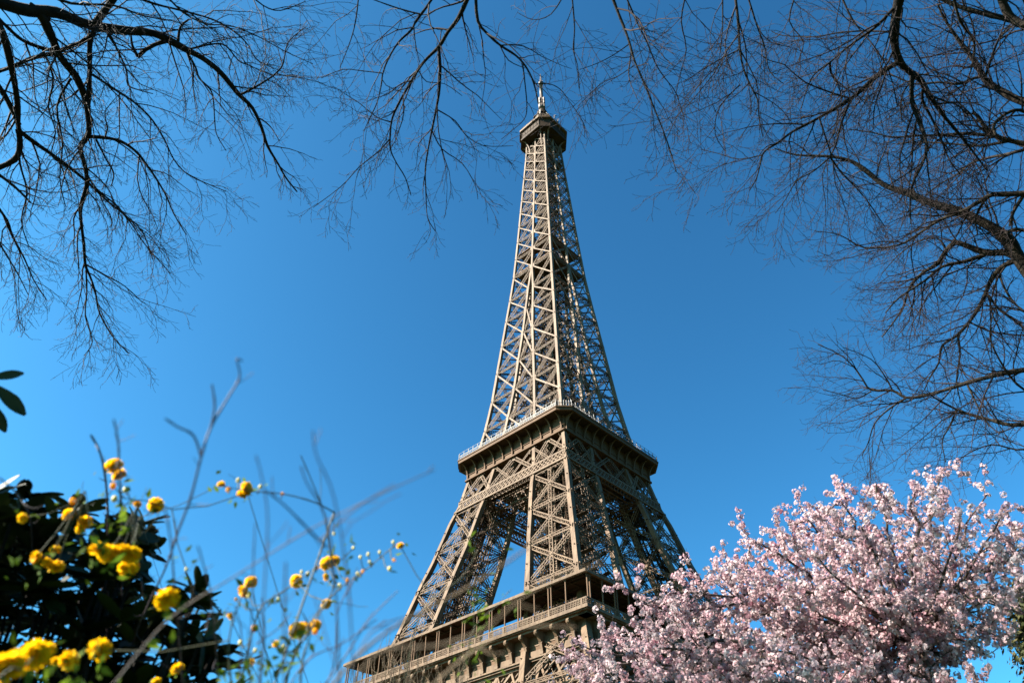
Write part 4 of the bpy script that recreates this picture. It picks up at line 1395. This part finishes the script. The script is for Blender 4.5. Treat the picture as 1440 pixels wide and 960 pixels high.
# ------------------------------------------------------------------ dark leathery shrub, lower left
rb_base = at(110, 900, 2.6)
rb_base.z = 0
rh = empty('evergreen_shrub', rb_base)
tag(rh, 'dark glossy evergreen shrub with leathery oval leaves filling the lower left corner', 'shrub')
tv, tf = [], []
for i in range(7):
    t = i / 6
    wv = (0.03, 0.10, 0.155, 0.185, 0.185, 0.14, 0.045)[i]
    for sg in (-1, 0, 1):
        tv.append((sg * wv, t, -0.12 * t * t + (0.035 if sg else 0)))
for i in range(6):
    for j in range(2):
        b = i * 3 + j
        tf.append((b, b + 1, b + 4, b + 3))
RL_V, RL_F = np.array(tv), np.array(tf)
rst = Tubes()
lp, ln_, lsp, ls_, lt = [], [], [], [], []
poly = [(-160, 690), (20, 698), (46, 704), (58, 745), (80, 728), (98, 702), (125, 716), (150, 738), (205, 738), (226, 762), (205, 800), (212, 836), (260, 826), (298, 832), (318, 868), (300, 905), (330, 940), (320, 1300), (-160, 1300)]


def inside(x, y):
    c = False
    j = len(poly) - 1
    for i in range(len(poly)):
        xi, yi = poly[i]
        xj, yj = poly[j]
        if (yi > y) != (yj > y) and x < (xj - xi) * (y - yi) / (yj - yi) + xi:
            c = not c
        j = i
    return c


def whorl(c, axis, n, size, tone0):
    axis = axis.normalized()
    x = rand_perp(axis)
    y = axis.cross(x)
    a0 = random.uniform(0, 6.28)
    for k in range(n):
        a = a0 + 2 * math.pi * k / n + random.gauss(0, .15)
        out = x * math.cos(a) + y * math.sin(a)
        d = (out + axis * random.uniform(-0.15, 0.75)).normalized()
        nn = (axis - d * axis.dot(d)).normalized()
        sd_ = d.cross(nn)
        lp.append(tuple(c))
        ln_.append(np.array([tuple(sd_), tuple(d), tuple(nn)]).T)
        ls_.append(size * random.uniform(0.75, 1.15))
        lt.append(min(1, max(0, tone0 + random.gauss(0, .2))))


cnt = 0
while cnt < 640:
    x, y = random.uniform(-150, 330), random.uniform(695, 1290)
    if not inside(x, y) or not inside(x + 22, y - 14) and random.random() < .5:
        continue
    d = random.uniform(2.15, 3.1)
    c = at(x, y, d)
    if c.z < 0.25:
        continue
    ax = Vector((random.gauss(0, .5), random.gauss(-.15, .5), 1.0 + random.random()))
    whorl(c, ax, random.choice((6, 7, 8, 9)), 0.088, random.uniform(0.2, 0.6))
    if cnt % 3 == 0:
        b0 = rb_base + Vector((random.gauss(0, .15), random.gauss(0, .15), 0))
        rst.add([b0, b0.lerp(c, .5) + Vector((0, 0, .25)), c], [0.014, 0.009, 0.004], 5)
    cnt += 1
for (x, y, d, ax) in ((-5, 716, 2.3, Vector((.8, 0, .8))), (150, 745, 2.5, Vector((.5, 0, 1))), (190, 755, 2.3, Vector((.9, 0, .6))), (272, 850, 2.2, Vector((.7, 0, .9))), (285, 895, 2.2, Vector((1, 0, .1))), (190, 800, 2.3, Vector((.9, 0, .5))), (30, 740, 2.4, Vector((.8, 0, .5))), (105, 722, 2.5, Vector((.1, 0, 1)))):
    c = at(x, y, d)
    whorl(c, ax, 7, 0.085 if x > 20 else 0.07, 0.6)
    b0 = rb_base.copy()
    rst.add([b0, b0.lerp(c, .5) + Vector((0, 0, .2)), c], [0.014, 0.009, 0.004], 5)
for (x0, y0, x1, y1, d) in ((-14, 532, 32, 523, 2.3), (-10, 541, 37, 581, 2.25), (-12, 550, 28, 560, 2.35), (-14, 566, 9, 606, 2.3), (-30, 540, -60, 500, 2.3), (-30, 560, -70, 580, 2.4)):
    a_, b_ = at(x0, y0, d), at(x1, y1, d - 0.02)
    d_ = (b_ - a_).normalized()
    vw = (CAMM.translation - a_).normalized() * 0.8 + Vector((0, 0, 0.45))
    n_ = (vw - d_ * d_.dot(vw)).normalized()
    lp.append(tuple(a_))
    ln_.append(np.array([tuple(d_.cross(n_)), tuple(d_), tuple(n_)]).T)
    ls_.append((b_ - a_).length)
    lt.append(0.7)
q_, u_ = smooth_path([rb_base, at(-40, 800, 2.6), at(-30, 600, 2.4), at(-12, 540, 2.3)], 4)
rst.add(q_, [0.012 - 0.008 * u for u in u_], 5)
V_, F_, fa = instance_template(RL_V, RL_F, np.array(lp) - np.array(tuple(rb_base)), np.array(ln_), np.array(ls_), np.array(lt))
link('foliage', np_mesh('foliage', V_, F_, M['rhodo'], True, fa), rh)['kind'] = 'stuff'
rst.build('stems', M['bark'], rh, rb_base)

# ------------------------------------------------------------------ yellow kerria bush, close to the viewer
kb = at(260, 960, 1.25)
kb.z = 0
kr = empty('flowering_bush', kb)
tag(kr, 'yellow flowering bush with pompon blooms on thin arching canes, close and blurred', 'bush')
cane_pts = []


def px_path(px, sub=4):
    return smooth_path([at(x, y, d) for x, y, d in px], sub)


def cane(px, r0, r1, mat, root, base, name='cane', ground=True, store=None, kid=None):
    p_, t_ = px_path(px)
    tb = Tubes()
    if ground:
        g0 = Vector((base.x + random.gauss(0, .1), base.y + random.gauss(0, .08), -0.05))
        q_, u_ = smooth_path([g0, g0.lerp(p_[0], .6) + Vector((0, 0, .12)), p_[0]], 4)
        tb.add(q_, [r0 * 1.3] * len(q_), 6)
    tb.add(p_, [(r0 + (r1 - r0) * t) * (1.0 + (0.25 if i % 5 == 0 else 0)) for i, t in enumerate(t_)], 6)
    if store is not None:
        store.extend(p_)
    if kid:
        gk = Grower([dict(step=kid[0], length=kid[1], angle=42, rad=r0 * .55, kink=.15, n=5, sides=4, f0=.15, rmin=0.0005)], Vector((0, 0, .06)), tb)
        gk.children(p_, [r0 + (r1 - r0) * t for t in t_], 0)
    return tb.build(name, mat, root, base)


KC = [
    ([(-40, 1040, 1.0), (-20, 970, 1.02), (18, 938, 1.02)], 0.0008, 0.001),
    ([(120, 1010, 3.2), (150, 900, 3.2), (165, 790, 3.0), (170, 725, 2.2), (162, 650, 1.6)], 0.0008, 0.0009),
    ([(70, 1010, 3.2), (78, 850, 3.2), (95, 745, 2.6), (120, 690, 1.5)], 0.0008, 0.0009),
    ([(250, 1010, 3.2), (232, 850, 3.1), (212, 775, 2.6), (193, 712, 1.6), (219, 708, 1.6), (242, 716, 1.6)], 0.0008, 0.0008),
    ([(380, 1010, 1.4), (400, 960, 1.4), (418, 915, 1.4), (445, 870, 1.4), (468, 828, 1.4), (466, 790, 1.4), (455, 720, 1.4), (440, 680, 1.4), (423, 640, 1.4)], 0.0014, 0.0009),
    ([(330, 1010, 1.5), (345, 930, 1.5), (357, 880, 1.5), (370, 850, 1.5), (400, 830, 1.5), (420, 815, 1.5), (445, 797, 1.5), (468, 788, 1.5)], 0.0018, 0.0008),
    ([(395, 1010, 1.6), (410, 930, 1.6), (440, 870, 1.6), (480, 825, 1.6), (515, 800, 1.6), (556, 765, 1.6)], 0.0018, 0.0008),
    ([(470, 720, 1.5), (440, 705, 1.5), (397, 694, 1.5), (350, 690, 1.5), (306, 682, 1.5)], 0.0014, 0.0007),
    ([(330, 1010, 1.3), (325, 960, 1.3), (322, 900, 1.3), (335, 850, 1.3), (350, 815, 1.3)], 0.0018, 0.0008),
    ([(560, 1010, 1.7), (580, 900, 1.7), (600, 850, 1.7), (650, 810, 1.7), (672, 772, 1.7)], 0.0016, 0.0006),
    ([(640, 1010, 1.9), (655, 930, 1.9), (668, 880, 1.9), (700, 850, 1.9), (716, 830, 1.9)], 0.0016, 0.0006),
    ([(420, 1010, 1.3), (425, 930, 1.3), (436, 890, 1.3), (425, 860, 1.3)], 0.002, 0.0008),
]
for px, r0, r1 in KC:
    cane(px, r0, r1, M['cane'], kr, kb, store=cane_pts, kid=(0.13, 0.12))
for px, r0 in (([(120, 1010, 1.0), (165, 955, 1.0), (240, 868, 1.0), (330, 810, 0.95), (440, 742, 0.9), (545, 690, 0.85), (612, 660, 0.85)], 0.0012),
               ([(430, 1010, 0.75), (500, 925, 0.75), (560, 878, 0.75), (650, 830, 0.75), (735, 775, 0.7), (770, 740, 0.7)], 0.0016),
               ([(560, 1010, 0.8), (640, 935, 0.8), (700, 893, 0.75), (740, 880, 0.72), (810, 882, 0.7)], 0.0016),
               ([(480, 1000, 0.62), (530, 918, 0.62), (610, 908, 0.6), (680, 885, 0.58), (735, 838, 0.56), (800, 806, 0.55), (850, 790, 0.55)], 0.0011)):
    cane(px, r0, r0 * 0.4, M['cane_grey'] if r0 == 0.0012 else M['straw'], kr, kb, store=None, kid=(0.09, 0.05))

# the bloom: many narrow petals in a ball
def bloom_mesh(seed):
    r_ = np.random.default_rng(seed)
    tv = np.array([(-0.13, 0.1, 0.0), (0.13, 0.1, 0.0), (0.30, 0.72, 0.06), (0.0, 1.0, -0.02), (-0.30, 0.72, 0.06)])
    n = 90
    z = 1 - 1.55 * (np.arange(n) + 0.5) / n
    ph = np.arange(n) * 2.39996
    rr = np.sqrt(np.clip(1 - z * z, 0, 1))
    D = np.stack([rr * np.cos(ph), rr * np.sin(ph), z], 1) + r_.normal(0, .12, (n, 3))
    D /= np.linalg.norm(D, axis=1, keepdims=True)
    up = np.array([[0, 0, 1.0]])
    S = np.cross(D, up + r_.normal(0, .4, (n, 3)))
    S /= np.linalg.norm(S, axis=1, keepdims=True)
    N = np.cross(S, D)
    Rm = np.stack([S, D, N], axis=2)
    V, F, fa = instance_template(tv, np.array([(0, 1, 2, 3, 4)]), np.zeros((n, 3)), Rm, r_.uniform(0.92, 1.02, n), np.clip(r_.normal(.55, .25, n), 0, 1))
    return np_mesh('flower', V, F, M['kerria'], False, fa)


blooms = [bloom_mesh(i) for i in range(5)]
budb = MB()
budb.ball((0, 0, 0), 1.0, 8, 6)
bud_me = budb.mesh('bud', M['kerria'], True)
bud_pale = budb.mesh('bud', leaf_mat('bud_scale', [(0.0, (0.55, 0.45, 0.14)), (1.0, (0.65, 0.55, 0.2))], trans=0.2), True)
FL = [(160, 655, 12), (168, 668, 10), (219, 710, 11), (346, 687, 11), (340, 695, 8), (311, 681, 6), (97, 723, 9), (120, 733, 9), (114, 743, 7), (31, 728, 7), (140, 774, 14), (152, 778, 13), (172, 776, 13), (184, 780, 13), (178, 800, 12), (186, 798, 9), (79, 797, 10), (50, 783, 8), (78, 773, 7), (65, 790, 6), (235, 842, 16), (341, 831, 9), (353, 818, 9), (417, 817, 10), (460, 792, 11), (471, 788, 8), (458, 811, 6), (459, 849, 8), (418, 886, 12), (427, 883, 11), (443, 879, 9), (323, 866, 5), (10, 937, 19), (28, 930, 17), (50, 920, 18), (62, 916, 14), (97, 928, 13), (140, 913, 15), (250, 940, 9), (3, 955, 10), (220, 958, 6), (193, 709, 6), (563, 767, 6), (78, 930, 7), (354, 930, 5), (388, 905, 5)]
cp = np.array([tuple(p) for p in cane_pts])
lfp, lfr, lfs, lft = [], [], [], []
leafT = np.array([(0, 0, 0), (0.24, 0.4, 0.05), (0, 1.0, -0.1), (-0.24, 0.4, 0.05)])


def kleaves(c, n, size):
    for _ in range(n):
        d = Vector((random.gauss(0, 1), random.gauss(0, .6), random.gauss(.3, 1))).normalized()
        nn = rand_perp(d)
        s_ = d.cross(nn)
        lfp.append(tuple(c + Vector((random.gauss(0, .012), random.gauss(0, .012), random.gauss(-.008, .014)))))
        lfr.append(np.array([tuple(s_), tuple(d), tuple(nn)]).T)
        lfs.append(size * random.uniform(.5, 1.2))
        lft.append(random.random())


def pedicel(c):
    q = Vector(cp[np.argmin(np.linalg.norm(cp - np.array(tuple(c)), axis=1))])
    if (q - c).length > 0.2:
        q = c + Vector((random.gauss(0, .05), 1.0, -0.15))      # springs from a stem inside the dark shrub
    if True:
        ped = Tubes()
        ped.add([q, q.lerp(c, .5) + Vector((0, 0, -.01)), c], [0.0011, 0.001, 0.001], 4)
        ped.build('stalk', M['cane'], kr, kb)


for i, (x, y, r) in enumerate(FL):
    rad = 0.0195 if r > 7 else 0.014
    d = FPX * rad / r
    d = min(max(d, 0.95), 1.75)
    rad = r * d / FPX
    c = at(x, y, d)
    o = link('flower', blooms[i % 5], kr, c - kb)
    o.scale = (rad, rad, rad * 0.85)
    o.rotation_euler = (random.gauss(0.5, .5), random.gauss(0, .5), random.uniform(0, 6.28))
    pedicel(c)
    kleaves(c, 3, 0.02)
BD = [(159, 683, 5), (177, 688, 5), (161, 701, 5), (321, 688, 4.5), (335, 675, 4), (366, 684, 3.5), (397, 694, 3), (553, 762, 3), (548, 799, 4), (554, 787, 3), (507, 783, 3), (518, 779, 3.2), (510, 803, 3), (503, 806, 3), (534, 776, 3), (357, 883, 5), (359, 914, 3.5), (338, 903, 4), (387, 905, 4), (382, 845, 4), (391, 843, 4), (332, 842, 3), (349, 838, 3), (402, 857, 3), (446, 798, 3), (433, 807, 4), (424, 804, 3), (443, 887, 5), (398, 910, 5), (478, 822, 3), (488, 815, 3.5), (470, 750, 3), (262, 800, 3), (102, 704, 5), (520, 790, 3), (497, 770, 3)]
for i, (x, y, r) in enumerate(BD):
    d = 1.55
    c = at(x, y, d)
    o = link('bud', bud_me if i % 3 == 0 else bud_pale, kr, c - kb)
    rad = r * d / FPX * 0.72
    o.scale = (rad, rad, rad * 1.25)
    pedicel(c)
    if i % 2:
        kleaves(c, 1, 0.015)
for (x, y, d, n) in ((165, 715, 1.55, 10), (172, 735, 1.55, 12), (150, 790, 1.35, 8), (60, 945, 1.1, 14), (110, 945, 1.1, 12), (150, 945, 1.15, 14), (25, 790, 1.3, 5), (240, 870, 1.25, 8), (405, 900, 1.4, 10), (400, 925, 1.4, 12), (375, 925, 1.4, 12), (425, 910, 1.4, 8), (260, 790, 1.5, 5), (340, 945, 1.4, 14), (360, 955, 1.4, 14), (310, 950, 1.4, 10), (672, 770, 1.7, 6), (676, 840, 1.75, 12), (664, 848, 1.75, 8), (668, 868, 1.85, 6), (690, 860, 1.85, 5), (716, 848, 1.9, 5), (662, 890, 1.9, 8), (672, 915, 1.9, 8), (716, 950, 1.9, 6), (655, 935, 1.9, 5), (355, 860, 1.5, 4), (480, 760, 1.5, 4), (475, 800, 1.5, 5)):
    c = at(x, y, d)
    for _ in range(n):
        kleaves(at(x + random.gauss(0, 11), y + random.gauss(0, 11), d + random.gauss(0, .03)), 1, 0.02)
V_, F_, fa = instance_template(leafT, np.array([(0, 1, 2, 3)]), np.array(lfp) - np.array(tuple(kb)), np.array(lfr), np.array(lfs), np.array(lft))
link('leaves', np_mesh('leaves', V_, F_, M['kerria_leaf'], False, fa), kr)['kind'] = 'stuff'

# ------------------------------------------------------------------ bare shrub of purple-brown shoots, close
sb = at(260, 900, 0.95)
sb.z = 0
sr = empty('bare_shrub', sb)
tag(sr, 'leafless shrub of thin blurred purple brown shoots against the lower left sky', 'shrub')
for px, r0, r1 in (
        ([(160, 1010, 2.3), (188, 900, 2.2), (208, 850, 1.9), (232, 800, 1.5), (250, 748, 1.2), (268, 700, 1.1), (283, 642, 1.0), (296, 602, 1.0), (320, 560, 1.0), (337, 530, 1.0), (333, 505, 1.0), (341, 508, 1.0)], 0.0018, 0.001),
        ([(283, 642, 1.0), (272, 612, 1.0), (250, 600, 1.0), (232, 588, 1.0)], 0.0015, 0.001),
        ([(297, 600, 1.0), (302, 570, 1.0), (298, 540, 1.0)], 0.0014, 0.001),
        ([(150, 1010, 2.5), (152, 760, 2.3), (150, 690, 1.8), (142, 640, 1.5), (128, 612, 1.4)], 0.003, 0.0016),
        ([(170, 1010, 2.5), (172, 760, 2.3), (168, 660, 1.4), (166, 620, 1.1), (160, 590, 1.0)], 0.002, 0.001),
        ([(360, 1010, .8), (374, 790, .8), (376, 720, .8), (368, 670, .8), (360, 640, .8)], 0.0008, 0.0006),
        ([(350, 1010, .95), (356, 800, .95), (359, 735, .95)], 0.0008, 0.0006),
        ([(262, 1010, 1.6), (246, 830, 1.3), (240, 760, 1.0), (232, 715, .9)], 0.0013, 0.0009),
        ([(480, 1010, .9), (470, 800, .9), (455, 720, .9), (432, 680, .9), (423, 655, .9)], 0.0011, 0.0007),
        ([(460, 770, .9), (430, 740, .9), (400, 710, .9), (375, 690, .9)], 0.0013, 0.0008),
        ([(400, 1010, .75), (400, 860, .75), (402, 790, .75)], 0.001, 0.0008),
        ([(500, 1010, .75), (490, 830, .75), (470, 700, .75), (445, 640, .75), (440, 605, .75)], 0.0008, 0.0006),
        ([(45, 1010, 2.5), (45, 760, 2.2), (30, 705, 1.6), (0, 672, 1.2)], 0.002, 0.001),
        ([(310, 1010, 1.8), (300, 860, 1.3), (285, 790, 1.0), (278, 768, .9)], 0.001, 0.0008)):
    cane(px, r0, r1, M['cane_purple'], sr, sb, name='shoot', ground=px[0][1] > 1000, kid=(0.11, 0.07))
for px, r0 in (([(420, 1010, 1.2), (480, 930, 1.2), (520, 870, 1.2), (560, 830, 1.2)], 0.0011), ([(380, 1010, 1.2), (430, 930, 1.2), (480, 905, 1.2), (530, 870, 1.2)], 0.0011), ([(440, 1010, 1.3), (470, 930, 1.3), (475, 860, 1.3), (500, 810, 1.3)], 0.0011), ([(330, 1010, 1.2), (340, 900, 1.2), (330, 850, 1.2)], 0.001), ([(360, 1010, 1.2), (372, 900, 1.2), (368, 840, 1.2)], 0.0012), ([(360, 905, 1.2), (395, 880, 1.2), (410, 860, 1.2)], .0009),
                ([(470, 1010, .8), (520, 890, .8), (600, 862, .8)], 0.0009), ([(450, 760, .8), (500, 715, .8), (555, 680, .8)], 0.0009)):
    cane(px, r0, r0 * .6, M['cane_purple'], sr, sb, name='shoot', ground=px[0][1] > 1000, kid=(0.09, 0.1))

# ------------------------------------------------------------------ dry brush in front of the tower's first floor
db = at(600, 985, 7.5)
db.z = 0
dr = empty('dry_shrub', db)
tag(dr, 'dry leafless straw brown shrub in front of the lower gallery of the tower', 'shrub')
dt = Tubes()
dg = Grower([dict(step=0.1, length=0.42, angle=26, rad=0.0035, kink=.1, n=5, sides=3, f0=.5, rmin=.0014), dict(step=.09, length=.2, angle=30, rad=.0022, kink=.14, n=4, sides=3, f0=.2, rmin=.0012)], Vector((0, 0, .04)), dt)
for i in range(46):
    x = random.gauss(585, 52)
    y = 905 + abs(x - 585) * 0.35 + random.uniform(-8, 45)
    top = at(x, y, random.uniform(7.1, 7.9))
    b0 = db + Vector((random.gauss(0, .22), random.gauss(0, .22), 0))
    p_, t_ = smooth_path([b0, b0.lerp(top, .5) + Vector((random.gauss(0, .08), 0, .1)), top], 5)
    rr = [0.009 * (1 - .8 * t) for t in t_]
    dt.add(p_, rr, 5)
    dg.children(p_, rr, 0)
dt.build('stems', M['straw'], dr, db)['kind'] = 'stuff'
